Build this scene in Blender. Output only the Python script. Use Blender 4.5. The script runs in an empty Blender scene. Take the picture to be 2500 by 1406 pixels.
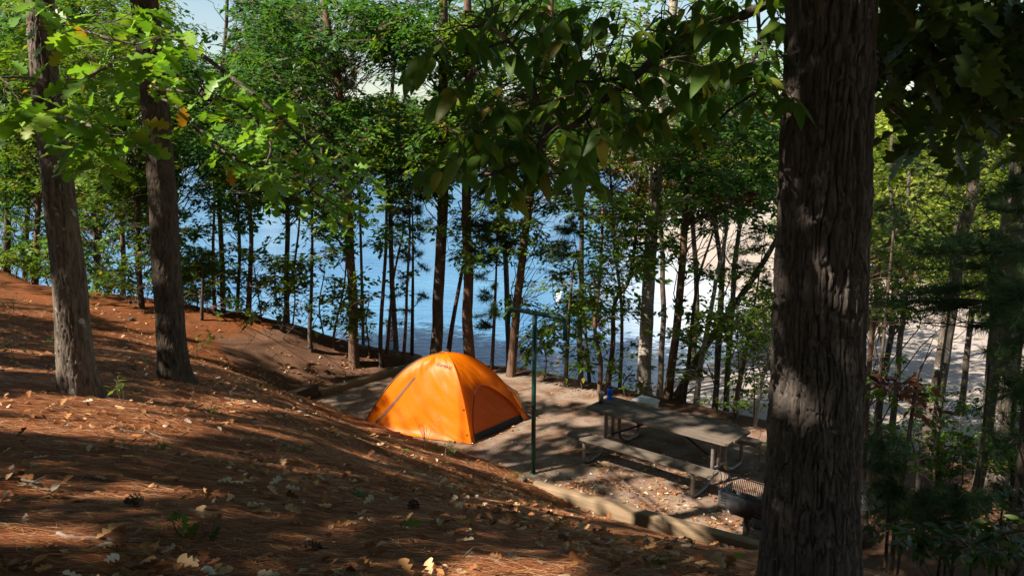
import bpy, math, random
import numpy as np
from mathutils import Vector, Matrix
rnd = random.Random(7); R = np.random.RandomState(11)
rad = math.radians
# ------------------------------------------------------------ camera, world, sun, exposure
sc = bpy.context.scene; COL = sc.collection
PITCH = rad(10.7); FPX = 1925.0; CAMZ = 5.0
cd = bpy.data.cameras.new("camera"); cam = bpy.data.objects.new("camera", cd); COL.objects.link(cam)
cam.location = (0, 0, CAMZ); cam.rotation_euler = (rad(90) - PITCH, 0, 0)
cd.sensor_width = 36; cd.lens = FPX / 2500 * 36; cd.clip_start = 0.05; cd.clip_end = 3000
sc.camera = cam
SUN_AZ_X, SUN_AZ_Y, SUN_EL = -0.90, -0.44, rad(43)
_n = math.hypot(SUN_AZ_X, SUN_AZ_Y)
SD = np.array([SUN_AZ_X/_n*math.cos(SUN_EL), SUN_AZ_Y/_n*math.cos(SUN_EL), math.sin(SUN_EL)])
sl = bpy.data.lights.new("sun", 'SUN'); sl.energy = 5.0; sl.angle = rad(0.5); sl.color = (1.0, 0.93, 0.82)
so = bpy.data.objects.new("sun", sl); COL.objects.link(so)
so.rotation_euler = Vector(SD).to_track_quat('Z', 'Y').to_euler()
w = bpy.data.worlds.new("World"); sc.world = w; w.use_nodes = True
nt = w.node_tree; nt.nodes.clear()
sky = nt.nodes.new("ShaderNodeTexSky"); sky.sky_type = 'NISHITA'; sky.sun_disc = False
sky.sun_elevation = SUN_EL; sky.sun_rotation = math.atan2(SD[0], SD[1]); sky.air_density = 1.2; sky.dust_density = 0.6
bg = nt.nodes.new("ShaderNodeBackground"); bg.inputs[1].default_value = 0.065
wo = nt.nodes.new("ShaderNodeOutputWorld"); nt.links.new(sky.outputs[0], bg.inputs[0]); nt.links.new(bg.outputs[0], wo.inputs[0])
sc.view_settings.view_transform = 'Standard'; sc.view_settings.look = 'None'
sc.view_settings.exposure = 1.25; sc.view_settings.gamma = 1
sc.render.engine = 'CYCLES'; sc.cycles.max_bounces = 6; sc.cycles.diffuse_bounces = 3; sc.cycles.transmission_bounces = 4
sc.cycles.transparent_max_bounces = 4; sc.cycles.caustics_reflective = False; sc.cycles.caustics_refractive = False
sc.cycles.use_denoising = True; sc.cycles.sample_clamp_indirect = 4

# ------------------------------------------------------------ picture <-> world helpers
CP, SP = math.cos(PITCH), math.sin(PITCH)
def P(px, py, s):
    x = (px - 1250) / FPX; v = (py - 703) / FPX
    return np.array([x*s, (CP - v*SP)*s, CAMZ - (SP + v*CP)*s])
def proj(p):
    p = np.atleast_2d(p); y = p[:, 1]; z = p[:, 2] - CAMZ
    s = y*CP - z*SP; v = -(z*CP + y*SP)/np.maximum(s, 1e-3)
    return 1250 + FPX*p[:, 0]/np.maximum(s, 1e-3), 703 + FPX*v, s

# ------------------------------------------------------------ numpy noise
def _h(i, j, k):
    n = (i*374761393 + j*668265263 + k*1274126177) & 0x7fffffff
    n = ((n ^ (n >> 13))*1103515245 + 12345) & 0x7fffffff
    n = (n ^ (n >> 16)) & 0xffff
    return n/65535.0
def vn(x, y, z=None):
    x = np.asarray(x, float); y = np.asarray(y, float); z = np.zeros_like(x) if z is None else np.asarray(z, float)
    xi, yi, zi = [np.floor(a).astype(np.int64) for a in (x, y, z)]
    f = [a - b for a, b in ((x, xi), (y, yi), (z, zi))]; f = [t*t*(3 - 2*t) for t in f]
    r = 0
    for a in (0, 1):
        for b in (0, 1):
            for c in (0, 1):
                r = r + _h(xi+a, yi+b, zi+c)*(f[0] if a else 1-f[0])*(f[1] if b else 1-f[1])*(f[2] if c else 1-f[2])
    return r*2 - 1
def fbm(x, y, z=None, o=4):
    r = 0; a = 1; t = 0
    z = np.zeros_like(np.asarray(x, float)) if z is None else z
    for i in range(o):
        r = r + a*vn(x*2**i + 17*i, y*2**i, z*2**i); t += a; a *= .5
    return r/t

# ------------------------------------------------------------ mesh helpers
def mesh_np(name, V, F, mats, mi=None, smooth=False):
    """V (n,3); F list of int arrays (m,k)"""
    V = np.asarray(V, np.float32); F = [np.asarray(f, np.int32) for f in (F if isinstance(F, list) else [F]) if len(f)]
    me = bpy.data.meshes.new(name)
    me.vertices.add(len(V)); me.vertices.foreach_set("co", V.ravel())
    loops = np.concatenate([f.ravel() for f in F]); tot = np.concatenate([np.full(len(f), f.shape[1], np.int32) for f in F])
    st = np.concatenate([[0], np.cumsum(tot)[:-1]]).astype(np.int32)
    me.loops.add(len(loops)); me.loops.foreach_set("vertex_index", loops)
    me.polygons.add(len(tot)); me.polygons.foreach_set("loop_start", st); me.polygons.foreach_set("loop_total", tot)
    if mi is not None: me.polygons.foreach_set("material_index", np.asarray(mi, np.int32))
    me.update(calc_edges=True)
    if smooth: me.polygons.foreach_set("use_smooth", np.ones(len(tot), bool))
    for m in (mats if isinstance(mats, (list, tuple)) else [mats]): me.materials.append(m)
    return me
class MB:
    def __init__(s): s.V = []; s.F = {}; s.n = 0
    def add(s, V, F):
        V = np.asarray(V, float)
        for f in (F if isinstance(F, list) else [F]):
            f = np.asarray(f, np.int64)
            if len(f): s.F.setdefault(f.shape[1], []).append(f + s.n)
        s.V.append(V); s.n += len(V); return s
    def poly(s, pts):
        return s.add(pts, np.arange(len(pts))[None])
    def box(s, c, d, M=None, taper=0, bevel=0):
        d = np.array(d)/2
        if bevel:
            b = min(bevel, d.min()*.45); V = []
            for sx in (-1, 1):
                for sy in (-1, 1):
                    for sz in (-1, 1):
                        V += [[sx*(d[0]-b), sy*(d[1]-b), sz*d[2]], [sx*(d[0]-b), sy*d[1], sz*(d[2]-b)], [sx*d[0], sy*(d[1]-b), sz*(d[2]-b)]]
            import bmesh
            bm = bmesh.new(); vs = [bm.verts.new(v) for v in V]; r = bmesh.ops.convex_hull(bm, input=vs)
            bm.verts.index_update(); V = np.array([v.co[:] for v in bm.verts]); fs = [[v.index for v in f.verts] for f in bm.faces]; bm.free()
            V = V*1.0
        else:
            V = np.array([[x, y, z] for x in (-d[0], d[0]) for y in (-d[1], d[1]) for z in (-d[2], d[2])])
            fs = [[0, 1, 3, 2], [4, 6, 7, 5], [0, 4, 5, 1], [2, 3, 7, 6], [0, 2, 6, 4], [1, 5, 7, 3]]
        V = V + np.array(c)
        if M is not None: V = V @ np.array(M)[:3, :3].T + (np.array(M)[:3, 3] if len(M) > 3 or np.array(M).shape[0] > 3 else 0)
        for f in fs: s.F.setdefault(len(f), []).append(np.array([f]) + s.n)
        s.V.append(V); s.n += len(V); return s
    def tube(s, pts, r, n=8, cap=True):
        V, F = tube(pts, r, n, cap); s.add(V, F); return s
    def lathe(s, prof, c=(0, 0, 0), n=24):
        a = np.linspace(0, 2*np.pi, n, endpoint=False); prof = np.array(prof, float)
        V = np.stack([np.outer(prof[:, 0], np.cos(a)), np.outer(prof[:, 0], np.sin(a)), np.repeat(prof[:, 1:2], n, 1)], -1).reshape(-1, 3) + np.array(c)
        F = [[i*n+j, i*n+(j+1) % n, (i+1)*n+(j+1) % n, (i+1)*n+j] for i in range(len(prof)-1) for j in range(n)]
        s.add(V, np.array(F)); return s
    def build(s, name, mat, parent=None, smooth=False):
        me = mesh_np(name, np.concatenate(s.V), [np.concatenate(f) for f in s.F.values()], mat, smooth=smooth)
        return link(name, me, parent)
def tube(pts, r, n=8, cap=True):
    pts = np.asarray(pts, float); m = len(pts); r = np.full(m, r) if np.isscalar(r) else np.asarray(r, float)
    t = np.gradient(pts, axis=0); t /= np.linalg.norm(t, axis=1)[:, None] + 1e-9
    up = np.array([0, 0, 1.]) if abs(t[0][2]) < .9 else np.array([1., 0, 0])
    V = []; a = np.linspace(0, 2*np.pi, n, endpoint=False); b = None
    for i in range(m):
        b = up - t[i]*np.dot(up, t[i]); b /= np.linalg.norm(b) + 1e-9; up = b; c = np.cross(t[i], b)
        V.append(pts[i] + r[i]*(np.outer(np.cos(a), b) + np.outer(np.sin(a), c)))
    i = np.arange(m-1)[:, None]*n; j = np.arange(n)[None]; k = (j+1) % n
    F = [np.stack([i+j, i+k, i+n+k, i+n+j], -1).reshape(-1, 4)]
    if cap: F += [np.arange(n)[::-1][None], ((m-1)*n + np.arange(n))[None]]
    return np.concatenate(V), F
def smoothpath(pts, k=6):
    pts = np.asarray(pts, float); m = len(pts)
    if m < 3: return np.array([pts[0] + (pts[-1]-pts[0])*t for t in np.linspace(0, 1, k+1)])
    Q = np.vstack([2*pts[0]-pts[1], pts, 2*pts[-1]-pts[-2]]); out = []
    for i in range(m-1):
        p0, p1, p2, p3 = Q[i:i+4]
        for t in np.linspace(0, 1, k, endpoint=False):
            out.append(.5*(2*p1 + (p2-p0)*t + (2*p0-5*p1+4*p2-p3)*t*t + (3*p1-p0-3*p2+p3)*t**3))
    out.append(pts[-1]); return np.array(out)
def link(name, me, parent=None):
    o = bpy.data.objects.new(name, me); COL.objects.link(o)
    if parent is not None: o.parent = parent
    return o
def tag(o, label=None, cat=None, group=None, kind=None):
    if label: o["label"] = label
    if cat: o["category"] = cat
    if group: o["group"] = group
    if kind: o["kind"] = kind
    return o
def empty(name, loc, label, cat, group=None, rz=0):
    o = bpy.data.objects.new(name, None); COL.objects.link(o); o.location = tuple(loc); o.rotation_euler = (0, 0, rz)
    o.empty_display_size = .1
    return tag(o, label, cat, group)

# ------------------------------------------------------------ materials
class NG:
    def __init__(s, name):
        s.m = bpy.data.materials.new(name); s.m.use_nodes = True; s.t = s.m.node_tree; s.t.nodes.clear()
        s.out = s.t.nodes.new("ShaderNodeOutputMaterial")
    def n(s, typ, **kw):
        nd = s.t.nodes.new("ShaderNode" + typ)
        ins = kw.pop("ins", {})
        for k, v in kw.items(): setattr(nd, k, v)
        for k, v in ins.items():
            if isinstance(v, bpy.types.NodeSocket): s.t.links.new(v, nd.inputs[k])
            else: nd.inputs[k].default_value = v
        return nd
    def co(s, scale=(1, 1, 1), kind="Object"):
        tc = s.n("TexCoord"); return s.n("Mapping", ins={0: tc.outputs[kind], "Scale": scale}).outputs[0]
    def noise(s, vec, scale, detail=4, rough=.55, dist=0):
        return s.n("TexNoise", ins={"Vector": vec, "Scale": scale, "Detail": detail, "Roughness": rough, "Distortion": dist}).outputs[0]
    def ramp(s, fac, stops, interp='LINEAR'):
        r = s.n("ValToRGB", ins={0: fac}); cr = r.color_ramp; cr.interpolation = interp
        while len(cr.elements) < len(stops): cr.elements.new(.5)
        for e, (p, c) in zip(cr.elements, stops): e.position = p; e.color = (*c, 1) if len(c) == 3 else c
        return r.outputs[0]
    def mix(s, f, a, b, typ='MIX'):
        m = s.n("Mix", data_type='RGBA', blend_type=typ)
        for i, v in ((0, f), (6, a), (7, b)):
            if isinstance(v, bpy.types.NodeSocket): s.t.links.new(v, m.inputs[i])
            else: m.inputs[i].default_value = v if i == 0 else (*v, 1) if len(v) == 3 else v
        return m.outputs[2]
    def math(s, op, a, b=0.0):
        m = s.n("Math", operation=op)
        for i, v in ((0, a), (1, b)):
            if isinstance(v, bpy.types.NodeSocket): s.t.links.new(v, m.inputs[i])
            else: m.inputs[i].default_value = v
        return m.outputs[0]
    def bump(s, h, strength=.5, dist=.01, normal=None):
        ins = {"Height": h, "Strength": strength, "Distance": dist}
        if normal is not None: ins["Normal"] = normal
        return s.n("Bump", ins=ins).outputs[0]
    def prin(s, col, rough=.8, normal=None, spec=.3, **kw):
        ins = {"Base Color": col if isinstance(col, bpy.types.NodeSocket) else (*col, 1), "Roughness": rough, "Specular IOR Level": spec}
        if normal is not None: ins["Normal"] = normal
        ins.update(kw)
        return s.n("BsdfPrincipled", ins=ins).outputs[0]
    def done(s, sh): s.t.links.new(sh, s.out.inputs[0]); return s.m

def leaf_mat(name, stops, trans=.4, rough=.5, tint=(1.3, 1.25, .5)):
    g = NG(name); ri = g.n("NewGeometry").outputs["Random Per Island"]
    c = g.ramp(ri, stops)
    d = g.prin(c, rough, spec=.35)
    tcol = g.mix(1.0, c, tint, 'MULTIPLY')
    t = g.n("BsdfTranslucent", ins={0: tcol}).outputs[0]
    return g.done(g.n("MixShader", ins={0: trans, 1: d, 2: t}).outputs[0])
def bark_mat(name, dark, light, sx=30, sz=6, bump=.9, lichen=0.0, dist=.012):
    g = NG(name); v = g.co((sx, sx, sz)); n1 = g.noise(v, 1, 6, .65, .6)
    v2 = g.co((3, 3, 1.5)); n2 = g.noise(v2, 1, 4)
    c = g.ramp(n1, [(.32, dark), (.62, light)])
    c = g.mix(g.ramp(n2, [(.45, (0, 0, 0)), (.75, (.6, .6, .6))]), c, tuple(a*.8+.03 for a in light))
    if lichen:
        n3 = g.noise(g.co((9, 9, 7)), 1, 5, .6); c = g.mix(g.ramp(n3, [(.62-lichen*.15, (0, 0, 0)), (.66, (1, 1, 1))]), c, (.36, .37, .33))
    return g.done(g.prin(c, .92, g.bump(n1, bump, dist), spec=.15))
def plain(name, col, rough=.6, metal=0, nscale=40, namt=.25, bump=.1, dist=.002, spec=.4):
    g = NG(name); n = g.noise(g.co(), nscale, 4)
    c = g.mix(g.ramp(n, [(.35, (0, 0, 0)), (.7, (1, 1, 1))]), col, tuple(a*(1-namt) for a in col))
    return g.done(g.prin(c, rough, g.bump(n, bump, dist), spec=spec, Metallic=metal))

M = {}
M['leaf_near'] = leaf_mat('oak_leaf_near', [(0, (.1, .23, .02)), (.5, (.16, .32, .03)), (.92, (.24, .4, .045)), (.98, (.32, .32, .03)), (1, (.36, .16, .02))], .45, .42)
M['leaf_dark'] = leaf_mat('hickory_leaf', [(0, (.06, .14, .02)), (.6, (.09, .19, .024)), (.9, (.15, .22, .03)), (1, (.28, .22, .03))], .5, .42)
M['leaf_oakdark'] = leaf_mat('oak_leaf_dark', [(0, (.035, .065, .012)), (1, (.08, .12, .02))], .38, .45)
M['leaf_mid'] = leaf_mat('leaf_mid', [(0, (.055, .115, .012)), (.5, (.095, .19, .018)), (.9, (.16, .26, .022)), (.97, (.27, .26, .025)), (1, (.32, .12, .02))], .48, .5)
M['leaf_blue'] = leaf_mat('leaf_blue', [(0, (.035, .1, .02)), (.6, (.055, .155, .03)), (1, (.11, .22, .035))], .45, .5)
M['leaf_yellow'] = leaf_mat('leaf_yellowgreen', [(0, (.06, .11, .012)), (.5, (.1, .16, .018)), (1, (.2, .22, .03))], .45, .5)
M['leaf_autumn'] = leaf_mat('leaf_autumn', [(0, (.07, .12, .015)), (.4, (.14, .16, .02)), (.7, (.32, .2, .03)), (.9, (.4, .15, .03)), (1, (.28, .07, .02))], .42, .5, (1.2, 1, .5))
M['leaf_bright'] = leaf_mat('leaf_farbank', [(0, (.14, .2, .02)), (.5, (.24, .31, .035)), (1, (.4, .42, .07))], .5, .6)
M['leaf_dead'] = leaf_mat('leaf_dead', [(0, (.09, .035, .02)), (.6, (.18, .06, .025)), (1, (.3, .13, .05))], .25, .7, (1.1, .8, .6))
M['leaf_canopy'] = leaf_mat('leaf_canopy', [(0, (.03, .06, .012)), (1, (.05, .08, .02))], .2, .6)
M['needle'] = leaf_mat('pine_needle_green', [(0, (.03, .065, .022)), (.6, (.045, .1, .03)), (1, (.09, .13, .035))], .3, .5)
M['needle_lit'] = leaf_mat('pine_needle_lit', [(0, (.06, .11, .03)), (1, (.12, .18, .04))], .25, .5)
M['litter'] = leaf_mat('fallen_leaf', [(0, (.16, .055, .02)), (.45, (.34, .13, .04)), (.72, (.52, .27, .1)), (.9, (.6, .42, .24)), (1, (.66, .58, .48))], .12, .8, (1, .8, .6))
M['straw'] = leaf_mat('pine_straw', [(0, (.1, .028, .007)), (.35, (.24, .07, .022)), (.7, (.42, .15, .052)), (.92, (.62, .33, .15)), (1, (.7, .52, .34))], .08, .7, (1, .8, .6))
M['far_leaf'] = leaf_mat('far_tree_leaf', [(0, (.05, .09, .04)), (.6, (.09, .14, .06)), (1, (.17, .2, .09))], .3, .7)  # lighter, duller green: distance haze put into the leaf colour
M['bark_dark'] = bark_mat('bark_dark', (.025, .018, .013), (.13, .095, .07))
M['bark_oak'] = bark_mat('bark_oak', (.035, .024, .018), (.19, .15, .115), 26, 5, 1, .05)
M['bark_pale'] = bark_mat('bark_pale', (.13, .1, .08), (.42, .36, .3), 30, 8, .7, .5)
M['bark_brown'] = bark_mat('bark_brown', (.05, .028, .018), (.2, .12, .08), 30, 5, 1)
def big_bark():
    g = NG('bark_hickory'); n1 = g.noise(g.co((62, 62, 9)), 1, 8, .72, .8); n2 = g.noise(g.co((130, 130, 60)), 1, 6, .7)
    c = g.ramp(n1, [(.3, (.03, .023, .019)), (.5, (.09, .07, .057)), (.72, (.18, .148, .125))])
    c = g.mix(g.ramp(n2, [(.3, (0, 0, 0)), (.8, (.5, .5, .5))]), c, (.16, .13, .108))
    n3 = g.noise(g.co((10, 10, 5)), 1, 6, .7); c = g.mix(g.ramp(n3, [(.63, (0, 0, 0)), (.67, (.8, .8, .8))]), c, (.33, .33, .3))
    nb = g.bump(n1, .9, .010); nb = g.bump(n2, .9, .004, nb)
    return g.done(g.prin(c, .85, nb, spec=.25))
M['bark_big'] = big_bark()
M['twig'] = plain('twig_bark', (.07, .05, .035), .9, nscale=60, bump=.3)
M['twig_pale'] = plain('twig_bark_pale', (.22, .17, .13), .9, nscale=60, bump=.3)
M['stem'] = plain('green_stem', (.16, .13, .06), .8)

def ground_mat():
    g = NG('forest_floor'); at = g.n("Attribute", attribute_name="bare").outputs["Fac"]
    a = g.noise(g.co((14, 55, 14)), 1, 8, .7, .8); b = g.noise(g.co(), 1.3, 5); c = g.noise(g.co(), 90, 5, .7)
    col = g.ramp(a, [(.3, (.075, .022, .006)), (.5, (.2, .062, .018)), (.7, (.36, .135, .046))])
    col = g.mix(g.ramp(b, [(.35, (0, 0, 0)), (.7, (.55, .55, .55))]), col, (.13, .055, .028))
    soil = g.ramp(c, [(.3, (.09, .045, .026)), (.7, (.21, .115, .07))])
    soil = g.mix(g.ramp(b, [(.4, (0, 0, 0)), (.65, (1, 1, 1))]), soil, (.15, .075, .043))
    f = g.math('ADD', at, g.math('MULTIPLY', g.math('SUBTRACT', g.noise(g.co(), 4, 5), .5), .6))
    f2 = g.ramp(f, [(.4, (0, 0, 0)), (.6, (1, 1, 1))])
    col = g.mix(f2, col, soil)
    nb = g.bump(a, .9, .02); nb = g.bump(c, .5, .006, nb)
    return g.done(g.prin(col, .95, nb, spec=.1))
def pad_mat():
    g = NG('gravel_pad'); a = g.noise(g.co(), 2.2, 6, .6); b = g.noise(g.co(), 110, 4, .7)
    vo = g.n("TexVoronoi", ins={"Vector": g.co(), "Scale": 70.0}); 
    col = g.ramp(b, [(.28, (.12, .08, .055)), (.5, (.26, .185, .135)), (.75, (.44, .35, .28))])
    brown = g.ramp(b, [(.3, (.12, .065, .04)), (.7, (.24, .14, .09))])
    col = g.mix(g.ramp(a, [(.42, (0, 0, 0)), (.6, (1, 1, 1))]), col, brown)
    col = g.mix(.3, col, vo.outputs["Color"], 'SOFT_LIGHT')
    return g.done(g.prin(col, .95, g.bump(vo.outputs["Distance"], .5, .006, g.bump(b, .5, .008)), spec=.15))
def beach_mat():
    g = NG('beach_gravel'); a = g.noise(g.co((1, 3, 1)), .5, 6, .65); b = g.noise(g.co(), 25, 5, .7); n = g.noise(g.co((1, 1, 1)), .11, 3)
    col = g.ramp(b, [(.3, (.26, .215, .18)), (.55, (.38, .325, .285)), (.8, (.5, .45, .41))])
    col = g.mix(g.ramp(a, [(.45, (0, 0, 0)), (.7, (.8, .8, .8))]), col, (.37, .27, .19))
    geo = g.n("SeparateXYZ", ins={0: g.n("NewGeometry").outputs["Position"]})
    h = g.math('ADD', g.math('MULTIPLY', geo.outputs[2], .8), g.math('MULTIPLY', n, 1.6))
    col = g.mix(g.ramp(g.math('ADD', h, 1.2), [(.45, (0, 0, 0)), (.9, (1, 1, 1))]), col, g.mix(g.ramp(b, [(.4, (0, 0, 0)), (.6, (1, 1, 1))]), (.5, .33, .2), (.3, .27, .1)))
    return g.done(g.prin(col, .95, g.bump(b, .6, .03, g.bump(a, .5, .1)), spec=.1))
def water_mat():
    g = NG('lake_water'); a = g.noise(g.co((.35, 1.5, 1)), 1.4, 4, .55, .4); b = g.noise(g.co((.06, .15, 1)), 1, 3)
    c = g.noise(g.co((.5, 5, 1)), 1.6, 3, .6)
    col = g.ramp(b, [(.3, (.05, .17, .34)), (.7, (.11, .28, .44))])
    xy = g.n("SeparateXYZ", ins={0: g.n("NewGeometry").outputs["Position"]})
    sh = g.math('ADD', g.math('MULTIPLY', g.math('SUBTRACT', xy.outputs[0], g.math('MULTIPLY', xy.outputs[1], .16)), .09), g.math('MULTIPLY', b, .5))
    col = g.mix(g.ramp(sh, [(-.0, (0, 0, 0)), (.5, (1, 1, 1))]), col, (.62, .66, .7))  # pale towards the right: glare on the lake put into its base colour
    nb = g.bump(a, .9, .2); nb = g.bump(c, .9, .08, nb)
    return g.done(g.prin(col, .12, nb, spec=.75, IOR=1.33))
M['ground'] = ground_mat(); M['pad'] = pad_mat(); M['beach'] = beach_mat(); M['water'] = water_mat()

def wood_mat(name, a, b, sx=2, sy=60, sz=60):
    g = NG(name); n = g.noise(g.co((sx, sy, sz)), 1, 6, .65, .3); n2 = g.noise(g.co(), 5, 5)
    ri = g.n("NewGeometry").outputs["Random Per Island"]
    c = g.ramp(n, [(.3, a), (.7, b)]); c = g.mix(g.ramp(n2, [(.4, (0, 0, 0)), (.7, (.6, .6, .6))]), c, tuple(x*.55 for x in b))
    c = g.mix(g.math('MULTIPLY', ri, .35), c, tuple(x*.5 for x in a))
    return g.done(g.prin(c, .85, g.bump(n, .7, .004), spec=.25))
M['table_wood'] = wood_mat('weathered_table_wood', (.085, .062, .045), (.26, .2, .15))
M['timber'] = wood_mat('landscape_timber_wood', (.2, .13, .075), (.42, .29, .17))
M['timber_dark'] = wood_mat('dark_timber_wood', (.05, .036, .022), (.13, .1, .06))
M['galv'] = plain('galvanised_steel', (.27, .24, .21), .55, .6, 30, .4, .2)
M['green_paint'] = plain('dark_green_paint', (.012, .062, .045), .32, 0, 60, .3, .08)
M['grill'] = plain('sooty_black_steel', (.15, .145, .15), .5, .1, 18, .5, .35, .003)
M['grill_post'] = plain('grey_steel_post', (.14, .115, .1), .6, .3, 25, .5, .3)
M['steel'] = plain('brushed_steel', (.6, .57, .53), .25, 1, 60, .2)
M['rust'] = plain('rusty_steel', (.06, .035, .025), .8, .3, 20, .5, .4)
M['blue'] = NG('blue_plastic').done(NG('x').prin((0, 0, 0))) if False else None
def blue_mat():
    g = NG('translucent_blue_plastic'); n = g.noise(g.co(), 20, 3)
    c = g.mix(n, (.004, .09, .55), (.01, .2, .75)); p = g.prin(c, .12, spec=.6); t = g.n("BsdfTranslucent", ins={0: (.02, .3, .95, 1)}).outputs[0]
    return g.done(g.n("MixShader", ins={0: .45, 1: p, 2: t}).outputs[0])
M['blue'] = blue_mat()
M['blackplastic'] = plain('black_plastic', (.015, .018, .03), .35)
M['whiteplastic'] = plain('white_plastic', (.62, .65, .64), .4, nscale=8, namt=.12)
M['buoywhite'] = plain('buoy_white', (.75, .72, .68), .5, nscale=5, namt=.2)
M['buoyorange'] = plain('buoy_orange', (.8, .16, .03), .5)
M['stone'] = plain('dark_stone', (.11, .09, .075), .9, 0, 12, .5, .8, .02)
def fabric(name, col, tcol, trans):
    g = NG(name)
    n = g.noise(g.co((3, 14, 9)), 1, 4, .55, 1.2); n2 = g.noise(g.co((7, 7, 7)), 1, 3); f = g.noise(g.co(), 500, 2)
    p = g.prin(col, .42, g.bump(f, .08, .001, g.bump(n, .2, .012, g.bump(n2, .15, .01))), spec=.25)
    t = g.n("BsdfTranslucent", ins={0: (*tcol, 1)}).outputs[0]
    return g.done(g.n("MixShader", ins={0: trans, 1: p, 2: t}).outputs[0])
M['fly'] = fabric('orange_fly_fabric', (.9, .21, .002), (1, .44, .006), .42)
M['inner'] = fabric('orange_door_fabric', (.7, .13, .003), (.7, .15, .01), .15)
M['floorband'] = plain('dark_floor_fabric', (.022, .012, .014), .45, nscale=20, namt=.3, bump=.5, dist=.01)
M['trim'] = plain('dark_tent_trim', (.06, .03, .02), .6)
M['zip'] = plain('grey_zip_flap', (.17, .085, .05), .6)

# ------------------------------------------------------------ terrain
CREST = np.array([(-90, 62), (-40, 36), (-14, 20.2), (-11.7, 18.2), (-7.1, 17.1), (-4.9, 17.1), (-2.3, 17.35), (0, 16.8), (1.67, 15.7), (4.5, 13.5), (7.6, 11.6), (12, 9.5), (30, 2), (80, -20)], float)
LAKE = np.array([(-700, -300), (3, -300), (3.5, 20), (4.6, 25), (6.5, 26.9), (8.8, 29.7), (11.3, 34.6), (11.8, 40.4), (11.8, 49.8), (10.9, 59.5), (9, 66), (16.2, 77.5), (27, 100), (35, 129), (40, 180), (23, 235), (-34, 264), (-119, 277), (-250, 285), (-700, 290)], float)
HP = np.array([(0, 0, 3.45), (0, 2.3, 3.32), (-2, 2.3, 3.6), (-3, 0, 3.9), (3, 0, 3.3), (2.2, 2.6, 3.15), (1.3, 3.3, 3.0), (-6, 2, 3.9), (-10, 0, 4.3), (10, 0, 2.2), (6, 2, 2.4), (-8, -6, 4.6), (8, -6, 3), (0, -6, 4),
  (-1.5, 5, 2.75), (.5, 5, 2.35), (0, 7, 1.62), (1, 8, .87), (2.1, 8.0, .5), (-1, 8.5, 1.3), (-.4, 9.8, .62), (-2.4, 11.5, .62), (-1.3, 10.7, .62), (-1.8, 9, 1.5),
  (-3.8, 6.7, 2.75), (-4.07, 9.1, 2.12), (-3.6, 11.5, 1.2), (-4.1, 12.6, .93), (-5.2, 13.2, 1.1), (-8, 6, 3.2), (-12, 6, 3.6), (-8, 10, 2.45), (-12, 12, 2.7), (-18, 14, 2.9), (-11.7, 17.7, 1.72), (-7.1, 16.6, 1.3), (-4.9, 16.6, .8), (-5.4, 15, .6), (-7, 13.5, 1.45), (-18, 20, 2.3), (-20, 4, 4.2),
  (.8, 9.65, .1), (1.6, 9.25, -.1), (2.5, 8.7, -.06), (3.2, 8.1, .2), (3.5, 6, 1.25), (4.5, 6.5, .85), (4.3, 8.2, .25), (6, 8.5, .12), (8, 6, .9), (8, 10, 0), (12, 6, .6), (16, 2, 1.2),
  (-4.6, 15.5, .24), (-3.0, 16.9, .14), (-3.9, 16.4, .25), (-2.2, 17.2, .15), (0, 14, 0), (-2, 14.5, 0), (1, 12, 0), (3, 10.5, 0), (4.5, 12, 0), (5, 10, 0), (2, 14.5, 0), (0, 16.3, 0)], float)
def _k(r2): return np.where(r2 > 0, r2*np.log(np.maximum(r2, 1e-9)), 0)
_X = HP[:, :2]; _K = _k(((_X[:, None]-_X[None])**2).sum(-1)) + np.eye(len(HP))*.05
_A = np.zeros((len(HP)+3,)*2); _A[:-3, :-3] = _K; _A[:-3, -3] = 1; _A[:-3, -2:] = _X; _A[-3, :-3] = 1; _A[-2:, :-3] = _X.T
_W = np.linalg.solve(_A, np.concatenate([HP[:, 2], [0, 0, 0]]))
def polyd(x, y, L, closed=False):
    """distance to polyline, and side sign (cross) of nearest segment"""
    best = np.full(x.shape, 1e18); side = np.zeros(x.shape)
    pts = np.vstack([L, L[:1]]) if closed else L
    for a, b in zip(pts[:-1], pts[1:]):
        d = b-a; t = np.clip(((x-a[0])*d[0]+(y-a[1])*d[1])/(d@d), 0, 1)
        dx = x-a[0]-t*d[0]; dy = y-a[1]-t*d[1]; r = dx*dx+dy*dy
        cr = d[0]*(y-a[1])-d[1]*(x-a[0]); m = r < best - 1e-9
        best = np.where(m, r, best); side = np.where(m, cr, side)
    return np.sqrt(best), side
def inside(x, y, L):
    c = np.zeros(x.shape, bool)
    for (x0, y0), (x1, y1) in zip(L, np.roll(L, -1, 0)):
        if y0 == y1: continue
        m = ((y0 > y) != (y1 > y)) & (x < (x1-x0)*(y-y0)/(y1-y0)+x0); c ^= m
    return c
PF0 = np.array([-4.55, 14.35]); PU = np.array([.809, -.588]); PV = np.array([.62, .785])
def padco(x, y):
    """along front timber a, behind it b (m)"""
    n = np.array([.588, .809]); b = (x-PF0[0])*n[0]+(y-PF0[1])*n[1]
    nl = np.array([.785, -.62]); a = (x-PF0[0])*nl[0]+(y-PF0[1])*nl[1]   # distance right of the left timber
    return a, b
def ss(t): t = np.clip(t, 0, 1); return t*t*(3-2*t)
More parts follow.
